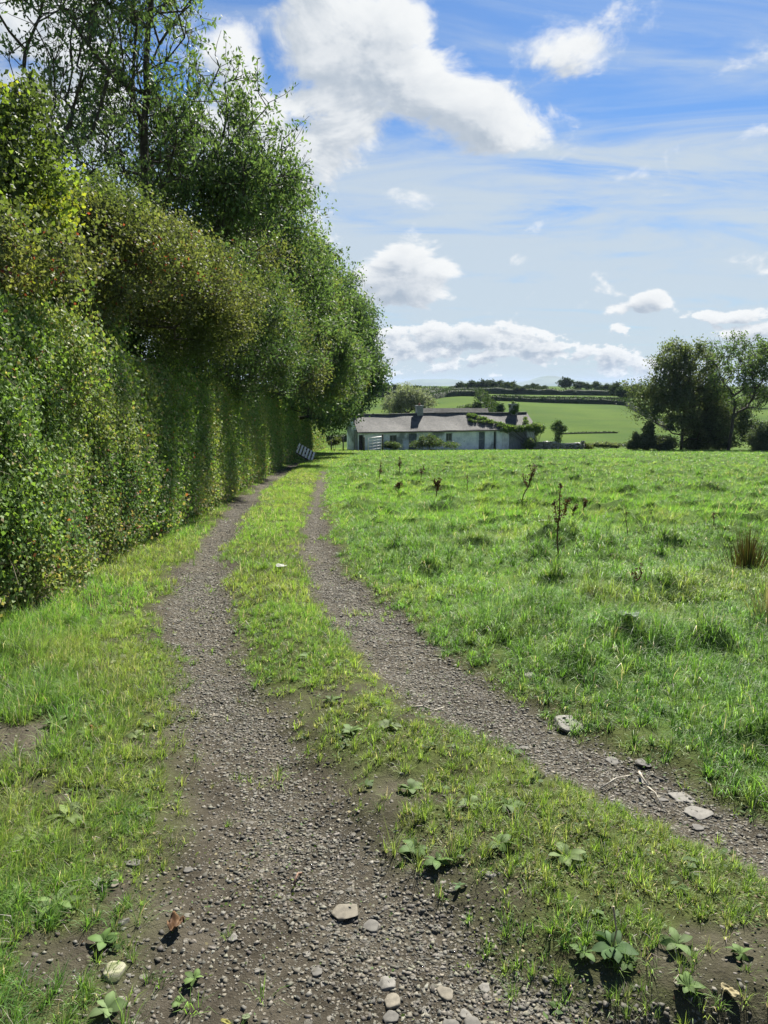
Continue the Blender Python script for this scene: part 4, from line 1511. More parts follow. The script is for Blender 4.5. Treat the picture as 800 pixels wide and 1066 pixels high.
tree('ash_tree', behind(28, 1.9), [ell(272, 260, 28, 38, 52, 2.2), ell(255, 290, 27, 50, 60, 2.4), ell(304, 330, 28, 42, 55, 2.2), ell(302, 210, 28, 11, 26, 1.2), ell(318, 262, 28, 10, 22, 1.2)], 'rounded ash in the middle of the row, behind the spreading one', nt=560, leaves=40000,
     lsize=.15, aspect=.45, cols=ASH + HAW[1:2], seed=9, step=.6, rmin=.012, rmax=.2, twiglen=1.1, clump=.4, gap=.36, gs=.5, bare=.15, twigs=2)
tree('ash_tree', behind(39, 1.9), [ell(312, 298, 39, 30, 56, 2.4), ell(318, 360, 38, 40, 50, 2.8), ell(342, 340, 39, 22, 50, 2.2), ell(339, 285, 39, 9, 26, 1.2), ell(335, 395, 38, 26, 30, 1.8)], 'ash with ragged top, third from the far end of the tree row', nt=460, leaves=38000,
     lsize=.18, aspect=.48, cols=ASH + HAW[1:2], seed=10, step=.7, rmin=.011, rmax=.22, twiglen=1.3, clump=.45, gap=.34, gs=.42, bare=.1, twigs=2)
tree('ash_tree', behind(54, 1.6), [ell(350, 340, 54, 24, 58, 3.0), ell(352, 390, 54, 26, 38, 3.0), ell(364, 342, 54, 12, 34, 1.8), ell(335, 415, 53, 22, 24, 2.)], 'leafy ash next to the last tree of the row', nt=400, leaves=36000, lsize=.22, aspect=.45,
     cols=ASH + DRK[1:], seed=11, step=.8, rmin=.013, rmax=.24, twiglen=1.3, clump=.6, gap=.22, gs=.35, twigs=2)
tree('sycamore_tree', behind(72, .4), [ell(368, 355, 70, 20, 36, 3.2), ell(377, 385, 69, 18, 26, 3.), ell(352, 400, 69, 24, 34, 3.4), ell(384, 398, 69, 12, 14, 2.), ell(350, 425, 70, 16, 18, 2.), ell(369, 415, 69, 14, 14, 2.)],
     'last tree of the row, drooping its crown beside the cottage gable', nt=440, leaves=44000, lsize=.23, aspect=.6,
     cols=DRK + ASH[:2], seed=12, step=.9, rmin=.014, rmax=.28, twiglen=1.3, clump=.7, gap=.18, gs=.3, twigs=2, ttop=at(333, 375, 71))


for (Y_, off_, ells_, sd_, lb_) in [  # hawthorns added between the ashes so their crowns shade the hedge evenly
        (23.5, 1.3, [ell(262, 300, 23.5, 48, 46, 2.2), ell(275, 345, 23, 42, 40, 2.), ell(240, 380, 22, 40, 26, 1.4)], 14, 'olive hawthorn added as hedge shade between the spreading ash and the rounded ash'),
        (33.5, 1.3, [ell(302, 342, 33.5, 34, 44, 2.4), ell(300, 385, 33, 36, 30, 2.2), ell(318, 300, 33.5, 24, 34, 2.)], 15, 'hawthorn added as hedge shade, wedged between the rounded ash and the ragged one'),
        (46, 1.3, [ell(334, 365, 46, 28, 40, 3.), ell(330, 400, 46, 26, 24, 2.6)], 16, 'hawthorn added as hedge shade just beyond the ragged-topped ash'),
        (62, 1.1, [ell(352, 385, 62, 22, 34, 3.4), ell(345, 412, 62, 20, 20, 3.)], 17, 'hawthorn added as hedge shade, crowded against the last tree of the row')]:
    k_ = Y_ / 25
    tree('hawthorn_tree', behind(Y_, off_), ells_, lb_, nt=380, leaves=26000, lsize=.085 * k_ ** .7, aspect=.6, cols=HAW + ASH[:2], seed=sd_, step=.5 * k_ ** .6, rmin=.007 * k_ ** .7, rmax=.15,
         twiglen=.7 * k_ ** .6, clump=.6, gap=.12, gs=.6, twigs=2)

# ------------------------------------------------------------------ hedge along the track
def build_hedge():
    Y0, Y1 = -1.5, 88.
    root = empty('hedge', (float(hedge_x(5)), 5, float(zb(-3, 5))), label='tall clipped hedge overgrown with ivy and brambles along the left side of the track', cat='hedge')
    org = np.array(root.location)

    def hgt(Y):
        return np.interp(Y, [0, 5, 7, 12, 22, 43, 88], [2.5, 2.55, 2.5, 2.5, 3.1, 3.7, 4.5]) + .34 * fbm(Y * .45, Y * 0 + 5.4, oct=4, seed=81)

    def face(Y, t):
        """t 0 foot .. 1 top of face .. 2 back over the top"""
        H = hgt(Y)
        prof_x = np.interp(t, [0, .12, .5, .85, 1.0, 1.2, 2], [-.12, .0, -.10, -.22, -.42, -.8, -2.0])
        prof_z = np.interp(t, [0, .12, .5, .85, 1.0, 1.2, 2], [0, .12, .5, .86, .97, 1.02, 1.0])
        bx = hedge_x(Y) + prof_x
        bz = zb(bx, Y) + prof_z * H
        amp = .19 - .175 * sstep(Y, 6, 20)
        fa = .11 - .09 * sstep(Y, 8, 22)
        b = amp * fbm(Y * .52 + bz * .35, bz * .6 - Y * .3 + 3, oct=4, seed=83) + fa * fbm(Y * 2.9 + bz, bz * 2.7 - Y * 1.2, oct=3, seed=84)
        k = np.clip(1.2 - t, 0, 1)
        return np.column_stack([bx + b * (.4 + .6 * k), Y + 0 * b, bz + b * (1 - k) * .8])
    # woody core that the leaves hang from
    ys = []
    y = Y0
    while y < Y1:
        ys.append(y)
        y += max(.07, abs(y) * .012)
    ys = np.array(ys)
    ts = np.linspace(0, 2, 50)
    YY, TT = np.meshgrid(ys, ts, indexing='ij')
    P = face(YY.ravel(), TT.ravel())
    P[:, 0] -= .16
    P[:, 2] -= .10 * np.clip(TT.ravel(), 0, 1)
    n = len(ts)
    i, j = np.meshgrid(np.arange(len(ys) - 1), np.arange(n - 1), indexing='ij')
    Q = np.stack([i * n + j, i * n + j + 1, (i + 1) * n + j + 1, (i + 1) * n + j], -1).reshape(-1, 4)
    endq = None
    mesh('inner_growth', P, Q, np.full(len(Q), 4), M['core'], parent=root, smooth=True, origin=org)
    rg = np.random.default_rng(5)
    Ps, Ss, Os = [], [], []
    for (a, b, dn, s) in [(-1.5, 2, 300, .06), (2, 9, 8500, .036), (9, 18, 4200, .048), (18, 34, 2000, .068), (34, 88, 750, .115)]:
        nn = int((b - a) * 4.0 * dn)
        Yp = rg.uniform(a, b, nn)
        tp = rg.uniform(0, 1.35, nn)
        Pp = face(Yp, tp)
        dep = np.abs(rg.normal(0, .085, nn))
        holes = sstep(fbm(Pp[:, 1] * 1.7, Pp[:, 2] * 1.7, oct=3, seed=86), .28, .6)
        keep = rg.uniform(0, 1, nn) > holes * .45
        Pp[:, 0] -= dep
        Pp[:, 0] += rg.normal(0, .05, nn) * (1 + .03 * Yp) - holes * .12 * sstep(Yp, 20, 8)
        Pp[:, 2] += rg.normal(0, .04, nn)
        Ps.append(Pp[keep]); Ss.append((s * rg.uniform(.55, 1.35, nn))[keep])
    # shrubby growth breaking the top line
    for i in range(80):
        Yc = 2 + 70 * rg.uniform() ** 2.0
        sc = 1 + .008 * Yc
        c = face(np.array([Yc]), np.array([rg.uniform(.8, 1.3)]))[0] + np.array([rg.normal(-.1, .15) - .012 * Yc, 0, rg.uniform(.0, .35) * sc])
        r = rg.uniform(.18, .42) * sc
        m = int(900 * (r / .3) ** 2 / (1 + .03 * Yc) ** 2.2)
        dd = rg.normal(0, 1, (m, 3))
        dd /= np.linalg.norm(dd, axis=1)[:, None]
        q = c + dd * r * np.array([.8, 1, 1.5]) * (rg.uniform(.1, 1, m) ** .6)[:, None] * (1 + .5 * fbm(dd[:, 0] * 2 + i, dd[:, 1] * 2, dd[:, 2] * 2, oct=2, seed=90))[:, None]
        Ps.append(q); Ss.append(np.interp(Yc, [5, 15, 30, 70], [.036, .048, .068, .115]) * rg.uniform(.6, 1.4, m))
    P = np.vstack(Ps)
    sz = np.concatenate(Ss)
    n = len(P)
    out = np.tile([[.5, -.15, .0]], (n, 1))
    # leaf planes tend to face outwards
    d = rg.normal(0, 1, (n, 3)) * np.array([.45, 1, 1])
    d[:, 2] -= .5
    d /= np.linalg.norm(d, axis=1)[:, None]
    nrm = np.tile([[1., -.1, .45]], (n, 1)) + rg.normal(0, .75, (n, 3))
    s = np.cross(d, nrm)
    s /= np.linalg.norm(s, axis=1)[:, None]
    nn_ = np.cross(s, d)
    L = sz[:, None]
    k = P - d * L * .08 + nn_ * L * .06
    V = np.stack([P - d * L * .5, k + s * L * .38, P + d * L * .5, k - s * L * .38], 1).reshape(-1, 3)
    cA = np.array([[.055, .095, .020], [.075, .115, .028], [.045, .080, .022]])
    cB = np.array([[.080, .108, .028], [.092, .112, .034], [.070, .105, .028]])
    cD = np.array([[.040, .075, .020], [.050, .085, .026], [.045, .080, .022]])
    t = fbm(P[:, 1] * .6 + P[:, 2] * .3, P[:, 2] * .8 - P[:, 1] * .3, oct=4, seed=87)
    t2 = fbm(P[:, 1] * 1.1 - P[:, 2] * .7, P[:, 2] * 1.2 + P[:, 1] * .4, oct=4, seed=88)
    r3 = rg.integers(0, 3, n)
    C = cA[r3]
    C = np.where((t + rg.normal(0, .15, n) > .06)[:, None], cB[r3], C)
    C = np.where((t2 + rg.normal(0, .12, n) > .24)[:, None], cD[r3], C)
    low = sstep(P[:, 2] - zb(P[:, 0], P[:, 1]), .9, .2)
    dryp = rg.uniform(0, 1, n) < (.05 + .16 * low)
    C = np.where(dryp[:, None], np.array([.13, .115, .055]), C)
    redp = rg.uniform(0, 1, n) < .004 + .03 * (t2 > .34)
    C = np.where(redp[:, None], np.array([.14, .055, .03]), C)
    C = C * rg.uniform(.7, 1.35, n)[:, None]
    mesh('foliage', V, np.arange(n * 4), np.full(n, 4), M['ivy'], parent=root, col=np.repeat(C, 4, 0), origin=org)
    # thin stems and bramble shoots poking out
    m = 900
    Yp = 2.5 + 30 * rg.uniform(0, 1, m) ** 1.7
    tp = rg.uniform(0.05, 1.2, m)
    A = face(Yp, tp)
    dv = np.column_stack([np.abs(rg.normal(.35, .3, m)), rg.normal(0, .7, m), rg.normal(.3, .7, m)])
    dv /= np.linalg.norm(dv, axis=1)[:, None]
    ln = rg.uniform(.12, .38, m)[:, None]
    A = A - np.array([.06, 0, 0])
    B1 = A + dv * ln * .6
    B2 = B1 + (dv + [0, 0, -.45]) * ln * .5
    mesh('shoots', *edges_mesh(np.vstack([A, B1]), np.vstack([B1, B2]), np.full(2 * m, .0028), np.full(2 * m, .0018), 4), M['twig_dull'], parent=root, origin=org)


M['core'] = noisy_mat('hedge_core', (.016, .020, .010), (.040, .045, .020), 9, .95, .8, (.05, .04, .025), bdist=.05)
M['twig_dull'] = noisy_mat('twig_dull', (.12, .10, .07), (.22, .19, .13), 40, .9, .2)
build_hedge()


# ------------------------------------------------------------------ air: thin haze over the whole land
def haze():
    o = MB().span(-9600, 9600, -9600, 9600, -74, 62).build('haze', M['ground'])
    m = bpy.data.materials.new('haze')
    m.use_nodes = True
    q = NT(m.node_tree)
    q.n.clear()
    mo = q.new('ShaderNodeOutputMaterial')
    v = q.new('ShaderNodeVolumePrincipled')
    v.inputs['Color'].default_value = (.55, .72, 1, 1)
    v.inputs['Density'].default_value = .00006
    v.inputs['Anisotropy'].default_value = 0.
    q.l.new(v.outputs[0], mo.inputs['Volume'])
    o.data.materials.clear()
    o.data.materials.append(m)
    tag(o, kind='stuff')


haze()


# ------------------------------------------------------------------ cottage
def cottage():
    a = at(373, 467, 84)
    bb = at(557, 465, 90.5)
    L = float(np.hypot(bb[0] - a[0], bb[1] - a[1]))
    rz = math.atan2(bb[1] - a[1], bb[0] - a[0])
    z0 = float(zb(a[0], a[1])) - .02
    root = empty('cottage', (a[0], a[1], z0), rz, label='long derelict whitewashed cottage with a sagging grey slate roof', cat='cottage')
    pxx = lambda px: (px - 373) / (557 - 373) * L        # position along the front
    D, HE, HR, TH = 5.2, 2.2, 3.95, .45
    # openings: x0, x1, z0, z1, kind
    OP = [(pxx(373.8), pxx(378.5), -.3, 1.75, 'dark'), (pxx(404), pxx(411), .75, 1.65, 'window'), (pxx(423), pxx(431), -.3, 1.8, 'door'), (pxx(461), pxx(467.5), .8, 1.75, 'window'),
          (pxx(495.5), pxx(502), -.6, 1.85, 'door'), (pxx(511.5), pxx(514.5), -.6, 1.85, 'dark'), (pxx(528), pxx(548), -.8, 1.8, 'shed')]
    wl = MB()
    x = 0.
    zb0 = -1.2
    for (x0, x1, w0, w1, k) in OP:
        wl.span(x, x0, 0, TH, zb0, HE)
        wl.span(x0, x1, 0, TH, w1, HE)
        wl.span(x0, x1, 0, TH, zb0, w0)
        x = x1
    wl.span(x, L, 0, TH, zb0, HE)
    wl.span(0, L, D - TH, D, zb0, HE)
    # gables
    for gx0, gx1 in ((0, TH), (L - TH, L)):
        k = len(wl.v)
        yy = [(TH, zb0), (D - TH, zb0), (D - TH, HE + .3), (D / 2, HR - .12), (TH, HE + .3)]
        for gx in (gx0, gx1):
            for (y_, z_) in yy: wl.v.append(np.array([gx, y_, z_]))
        wl.f += [[k + i for i in (4, 3, 2, 1, 0)], [k + 5 + i for i in range(5)]]
        for i in range(5):
            j = (i + 1) % 5
            wl.f.append([k + i, k + j, k + 5 + j, k + 5 + i])
    # inner floor slab keeps light from leaking through the doorways
    wl.build('wall', M['whitewash'], root)
    for (x0, x1, w0, w1, k) in OP:
        if k == 'window':
            b = MB()
            t = .07
            b.span(x0, x1, .14, .20, w0, w0 + t).span(x0, x1, .14, .20, w1 - t, w1)
            b.span(x0, x0 + t, .14, .20, w0 + t, w1 - t).span(x1 - t, x1, .14, .20, w0 + t, w1 - t)
            b.span((x0 + x1) / 2 - .025, (x0 + x1) / 2 + .025, .14, .20, w0 + t, w1 - t)
            wn = b.build('window', M['oldpaint'], root)
            MB().span(x0 + t, x1 - t, .165, .175, w0 + t, w1 - t).build('pane', M['glass'], wn)
            MB().span(x0 - .08, x1 + .08, -.06, .137, w0 - .09, w0 - .003).build('sill', M['oldpaint'], wn)
        elif k == 'door':
            b = MB()
            nb = 6
            for i in range(nb):
                xa = x0 + (x1 - x0) * i / nb
                b.span(xa + .006, xa + (x1 - x0) / nb - .006, .16, .20, w0, w1 - .02 - .03 * (i % 2))
            dr = b.build('door', M['greydoor'], root)
            MB().span(x0 + .05, x1 - .05, .13, .158, .9, 1.0).build('door_rail', M['oldpaint'], dr)
        elif k == 'shed':
            b = MB()
            nb = 18
            for i in range(nb):
                xa = x0 + (x1 - x0) * i / nb
                b.span(xa + .008, xa + (x1 - x0) / nb - .008, .10, .14, w0, w1 - .04 * random.random())
            b.build('shed_door', M['greyboard'], root)
        else:
            MB().span(x0, x1, .38, .42, w0, w1).build('doorway_boarding', M['darkboard'], root)
    # white door jamb left of the shed front
    MB().span(pxx(520.5), pxx(527), -.05, -.004, -.9, 1.85).build('door_leaf', M['whitedoor'], root)
    # roof, two sagging slopes of slate with thickness
    nx, ny = 90, 10
    rv, rf = [], []
    for side in (0, 1):
        for lay in (0, 1):
            k0 = len(rv)
            for i in range(nx + 1):
                for j in range(ny + 1):
                    u, t = i / nx, j / ny
                    xx = -.12 + u * (L + .24)
                    y_ = -.28 + t * (D / 2 + .28)
                    zz = HE - .10 + (HR - HE + .14) * t
                    sag = -.10 * math.sin(math.pi * ((u * 3) % 1)) ** 2 * math.sin(math.pi * t * .9) - .05 * math.sin(u * 9) * t
                    zz += sag + .03 * math.sin(u * 41 + t * 3) * .5
                    if side: y_ = D - y_
                    rv.append(np.array([xx, y_, zz - .10 * lay]))
            for i in range(nx):
                for j in range(ny):
                    q = [k0 + i * (ny + 1) + j, k0 + (i + 1) * (ny + 1) + j, k0 + (i + 1) * (ny + 1) + j + 1, k0 + i * (ny + 1) + j + 1]
                    rf.append(q if (side + lay) % 2 == 0 else q[::-1])
        ka, kb = k0 - (nx + 1) * (ny + 1), k0
        for i in range(nx):
            rf.append([ka + i * (ny + 1), kb + i * (ny + 1), kb + (i + 1) * (ny + 1), ka + (i + 1) * (ny + 1)])
        for i in (0, nx):
            for j in range(ny):
                rf.append([ka + i * (ny + 1) + j, ka + i * (ny + 1) + j + 1, kb + i * (ny + 1) + j + 1, kb + i * (ny + 1) + j])
    rb = MB()
    rb.v, rb.f = rv, rf
    roof = rb.build('roof', M['slate'], root)
    rd = MB()
    for i in range(48):
        xa = -.1 + i * (L + .2) / 48
        um = (xa + .25) / L
        rd.box((xa + (L + .2) / 96, D / 2, HR + .065 - .05 * math.sin(um * 9)), ((L + .2) / 48 - .02, .26, .09))
    rd.build('ridge_tiles', M['ridge'], roof)
    for (cx_, wd, hh, nm) in ((.30, .55, .55, 0), (pxx(441), .75, .85, 1), (pxx(542.5), .85, .95, 2)):
        c = MB()
        c.span(cx_ - wd / 2, cx_ + wd / 2, D / 2 - .35, D / 2 + .35, HR - .5, HR + hh)
        c.span(cx_ - wd / 2 - .06, cx_ + wd / 2 + .06, D / 2 - .41, D / 2 + .41, HR + hh + .002, HR + hh + .14)
        ch = c.build('chimney', M['render'], roof)
        if nm != 0:
            MB().tube([(cx_, D / 2, HR + hh + .14), (cx_, D / 2, HR + hh + .42)], [.13, .11], 10).build('chimney_pot', M['pot'], ch, smooth=True)
    # dark gutter line under the eave
    MB().tube([(-.1, -.33, HE - .16), (L * .5, -.33, HE - .22), (L + .1, -.33, HE - .18)], .055, 8).build('gutter', M['darkboard'], roof)
    # pale gable buttress at the left end
    MB().span(-.28, -.004, .2, .9, -1.2, HE + .1).build('gable_buttress', M['render'], root)
    return root, L, rz, z0, a, pxx


M['whitewash'] = noisy_mat('whitewash', (.78, .82, .86), (.54, .60, .66), 1.1, .9, .3, (.24, .27, .26), lo=.4, hi=.62)
M['oldpaint'] = noisy_mat('old_paint', (.30, .32, .34), (.18, .19, .20), 6, .8, .2)
M['greydoor'] = noisy_mat('grey_door', (.16, .19, .23), (.10, .12, .15), 5, .8, .2)
M['greyboard'] = noisy_mat('grey_boards', (.27, .29, .31), (.18, .20, .22), 3, .9, .3, stretch=(3, 1, .6))
M['whitedoor'] = noisy_mat('white_door', (.68, .70, .72), (.5, .53, .55), 3, .8, .2)
M['darkboard'] = noisy_mat('dark_boards', (.03, .03, .032), (.06, .06, .06), 6, .9, .2)
M['render'] = noisy_mat('old_render', (.30, .31, .31), (.20, .21, .21), 2.5, .95, .5)
M['pot'] = noisy_mat('clay_pot', (.25, .13, .08), (.18, .10, .07), 9, .9, .2)
M['ridge'] = noisy_mat('ridge_tile', (.14, .13, .13), (.22, .21, .20), 3, .9, .3)


def slate_mat():
    m, q, o = mat_new('slate')
    t = q.new('ShaderNodeTexCoord')
    P = t.outputs['Object']
    sp_ = q.new('ShaderNodeSeparateXYZ')
    q.put(sp_.inputs[0], P)
    cm = q.new('ShaderNodeCombineXYZ')
    q.put(cm.inputs[0], sp_.outputs[0])
    q.put(cm.inputs[1], q.math('MULTIPLY', sp_.outputs[1], 1.25))
    br = q.new('ShaderNodeTexBrick')
    q.put(br.inputs['Vector'], cm.outputs[0])
    br.inputs['Scale'].default_value = 1
    br.inputs['Brick Width'].default_value = .30
    br.inputs['Row Height'].default_value = .25
    br.inputs['Mortar Size'].default_value = .012
    br.inputs['Color1'].default_value = (.048, .048, .046, 1)
    br.inputs['Color2'].default_value = (.082, .081, .077, 1)
    br.inputs['Mortar'].default_value = (.05, .05, .05, 1)
    n = q.noise(P, .9, 6, .65).outputs[0]
    n2 = q.noise(P, 6, 5, .7).outputs[0]
    c = q.mix(q.ramp(n, .45, .68), br.outputs[0], (.105, .10, .092))
    c = q.mix(q.math('MULTIPLY', q.ramp(n2, .52, .72), .55), c, (.11, .12, .07))
    b = q.new('ShaderNodeBsdfPrincipled')
    q.put(b.inputs['Base Color'], c)
    b.inputs['Roughness'].default_value = .75
    b.inputs['Specular IOR Level'].default_value = .3
    bp = q.new('ShaderNodeBump')
    bp.inputs['Strength'].default_value = .6
    bp.inputs['Distance'].default_value = .03
    q.put(bp.inputs['Height'], q.math('ADD', br.outputs['Fac'], n2))
    q.l.new(bp.outputs[0], b.inputs['Normal'])
    q.l.new(b.outputs[0], o.inputs[0])
    return m


M['slate'] = slate_mat()
m_, q_, o_ = mat_new('dusty_glass')
b_ = q_.new('ShaderNodeBsdfPrincipled')
b_.inputs['Base Color'].default_value = (.04, .05, .06, 1)
b_.inputs['Roughness'].default_value = .25
q_.l.new(b_.outputs[0], o_.inputs[0])
M['glass'] = m_
COT, CL, CRZ, CZ, CA, CPX = cottage()


def cot(x, y, z):
    c, s = math.cos(CRZ), math.sin(CRZ)
    return np.array([CA[0] + x * c - y * s, CA[1] + x * s + y * c, CZ + z])


def clump_plant(name, pts, sizes, cols, label, cat, mat='leaf', lsize=.14, aspect=.7, n=2500, seed=1, stems=True, group=None, base=None, stemmat='bark', srad=.012):
    """shrub-like plant: leaves in the given ellipsoid puffs, with stems running up into them"""
    rg = np.random.default_rng(seed)
    pts = np.array(pts, float)
    sizes = np.array(sizes, float)
    if sizes.ndim == 1: sizes = np.repeat(sizes[:, None], 3, 1)
    base = np.array(base if base is not None else [pts[:, 0].mean(), pts[:, 1].mean(), pts[:, 2].min() - sizes[:, 2].max()], float)
    root = empty(name, base, label=label, cat=cat, group=group)
    wt = sizes.prod(1) ** .75
    k = rg.choice(len(pts), n, p=wt / wt.sum())
    d = rg.normal(0, 1, (n, 3))
    d /= np.linalg.norm(d, axis=1)[:, None]
    rr_ = rg.uniform(.2, 1, n) ** .5 + np.where(rg.uniform(0, 1, n) < .16, np.abs(rg.normal(0, .28, n)), 0)
    P = pts[k] + d * sizes[k] * rr_[:, None] * (1 + .75 * fbm(d[:, 0] * 2.6 + k * 3, d[:, 1] * 2.6, d[:, 2] * 2.6, oct=3, seed=seed))[:, None]
    V, l, c = leaf_quads(P, lsize * rg.uniform(.6, 1.4, n), aspect, rg, .3)
    cols = np.array(cols)
    C = cols[rg.integers(0, len(cols), n)] * rg.uniform(.7, 1.3, n)[:, None]
    mesh('foliage', V, l, c, M[mat], parent=root, col=np.repeat(C, 4, 0), origin=base)
    if stems:
        A, B = [], []
        for p in pts:
            for _ in range(3):
                e = p + rg.normal(0, .3, 3) * sizes[0]
                A.append(base + rg.normal(0, .05, 3) * sizes[0] * [1, 1, 0]); B.append(A[-1] * .5 + e * .5 + rg.normal(0, .05, 3) * sizes[0])
                A.append(B[-1]); B.append(e)
        A, B = np.array(A), np.array(B)
        mesh('stems', *edges_mesh(A, B, np.full(len(A), srad), np.full(len(A), srad * .7), 5), M[stemmat], parent=root, smooth=True, origin=base)
    return root


# ivy on the roof and eaves (a plant of its own)
IVC = ((.030, .060, .018), (.045, .080, .022), (.060, .095, .030), (.08, .10, .04))


def roofz(y): return 2.2 - .10 + (3.95 - 2.2 + .14) * (y + .28) / 2.88 + .06


ip, isz = [], []
rgi = np.random.default_rng(3)
for (p0, y0, p1, y1, w0, w1, m) in [(491, 2.3, 500, 1.5, .5, .3, 6), (497, 2.2, 512, .9, .35, .4, 7), (488, 1.2, 506, .7, .35, .35, 6), (505, 1.2, 530, .0, .45, .45, 9), (518, .4, 535, -.1, .4, .4, 7)]:
    for i in range(m):
        f = i / (m - 1)
        x_, y_ = CPX(p0 + (p1 - p0) * f) + rgi.normal(0, .15), y0 + (y1 - y0) * f + rgi.normal(0, .1)
        ip.append(cot(x_, y_, roofz(max(y_, -.25)) + .05)); isz.append((w0 + (w1 - w0) * f, w0 * .8, .16))
clump_plant('roof_ivy', ip, isz, IVC, 'ivy tongue creeping up the right half of the slate roof', 'ivy', 'ivy', .13, .8, 5200, 31, base=cot(CPX(512), -.2, 0), srad=.02, stems=False)
ip, isz = [], []
for i in range(18):
    f = i / 17
    x_ = CPX(519 + 40 * f)
    ip.append(cot(x_, -.25 + rgi.normal(0, .06), 2.05 + .12 * math.sin(i * 1.7) + .25 * f)); isz.append((.42, .35, .22 + .16 * f))
for (px_, y_, z_, s_) in [(553, .0, 2.3, .6), (558, .4, 2.2, .75), (562, .2, 1.9, .6), (566, .4, 2.2, .5), (549, .7, 2.9, .4), (552, 1.6, 3.3, .3), (558, 0, 1.5, .35)]:
    ip.append(cot(CPX(px_), y_, z_)); isz.append((s_, s_, s_ * .7))
clump_plant('eave_ivy', ip, isz, IVC, 'dense ivy bunched over the eaves at the right end of the cottage', 'ivy', 'ivy', .14, .8, 7500, 32, base=cot(CPX(558), -.15, -.6), srad=.012)
ip = [cot(CPX(542.5 + dx), 2.6 + dy, 3.95 + z_) for dx, dy, z_ in [(-3, -.4, .2), (3, -.4, .3), (-3, 0, .8), (3.5, -.2, .9), (0, -.4, .7), (0, 0, 1.15), (-1.5, -.45, .1), (2, -.45, .6)]]
clump_plant('chimney_ivy', ip, [.26] * 8, IVC[:2], 'dark ivy wrapped round the right-hand chimney of the cottage', 'ivy', 'ivy', .12, .8, 1600, 33, base=cot(CPX(542.5), 2.2, 3.7))


def shrub_px(name, pxs, Y, label, cols=IVC, n=2500, lsize=.14, seed=1, cat='shrub', group=None, mat='leaf', depth=.8, aspect=.6):
    pts, sz = [], []
    for (px, py, rx, ry) in pxs:
        pts.append(at(px, py, Y)); sz.append((rx / F * Y, max(rx / F * Y * depth, .3), ry / F * Y))
    x = np.mean([p[0] for p in pts])
    base = (x, Y, float(zb(x, Y)) - .05)
    return clump_plant(name, pts, sz, cols, label, cat, mat, lsize, aspect, n, seed, True, group, base, srad=.02)


shrub_px('bramble_bush', [(446, 460, 12, 5.5), (436, 463, 8, 4), (455, 461, 9, 4.5), (440, 456, 4, 4), (470, 463, 9, 3.5), (448, 454, 4, 3)], 83.2, 'dark bramble thicket against the middle of the cottage front', n=6000, seed=41, lsize=.13)
shrub_px('elder_bush', [(411, 464, 7, 4), (404, 463, 5, 4)], 83.4, 'low dark bush left of the grey cottage door', n=2000, seed=42, lsize=.13)
shrub_px('briar_bush', [(553, 461, 7, 5.5), (549, 464, 6, 4)], 88.5, 'dark bush at the right end of the cottage front', n=2400, seed=43, lsize=.13)
shrub_px('elder_bush', [(582, 449, 5, 8), (577, 445, 4, 4.5), (587, 446, 4, 4), (582, 440, 4, 3), (581, 458, 4, 4)], 92, 'small upright bush standing right behind the low stone wall', DRK + ASH[:1], n=2600, seed=44, lsize=.16)
shrub_px('hawthorn_bush', [(351, 459, 5, 4), (346, 461, 5, 3)], 82, 'low bush between the hedge end and the cottage gable', HAW, n=1600, seed=45, lsize=.14)
shrub_px('bramble_bush', [(614, 466, 5, 3.2), (609, 464, 4, 3)], 91, 'small bramble at the right end of the stone wall', HAW, n=1200, seed=46, lsize=.14)


# ------------------------------------------------------------------ stone wall beside the cottage
def stone_wall():
    P0, P1 = at(556, 470, 89.5), at(608, 470, 90.5)
    L = float(np.hypot(P1[0] - P0[0], P1[1] - P0[1]))
    z0 = float(zb(P0[0], P0[1]))
    root = empty('stone_wall', (P0[0], P0[1], z0), math.atan2(P1[1] - P0[1], P1[0] - P0[0]), label='low tumbledown dry stone wall running right from the cottage', cat='wall')
    rg = np.random.default_rng(9)
    Ps, Ss = [], []
    z = -.3
    while z < 1.0:
        x = 0
        while x < L:
            s = rg.uniform(.22, .42)
            if z < .85 + .25 * math.sin(x * 1.1) - .1 * (x / L):
                for y in (0, .28):
                    Ps.append((x, y + rg.normal(0, .03), z + rg.normal(0, .02))); Ss.append(s)
            x += s * .85
        z += .19
    n = len(Ps)
    g = rg.uniform(.14, .34, n)
    V, l, c, C = stone_verts(np.array(Ps), np.array(Ss), np.full(n, .62), np.column_stack([g, g, g * 1.02]))
    mesh('masonry', V, l, c, M['stone'], parent=root, col=C)
    MB().span(.1, L - .1, .02, .26, -.5, .72).build('wall_core', M['render'], root)


stone_wall()


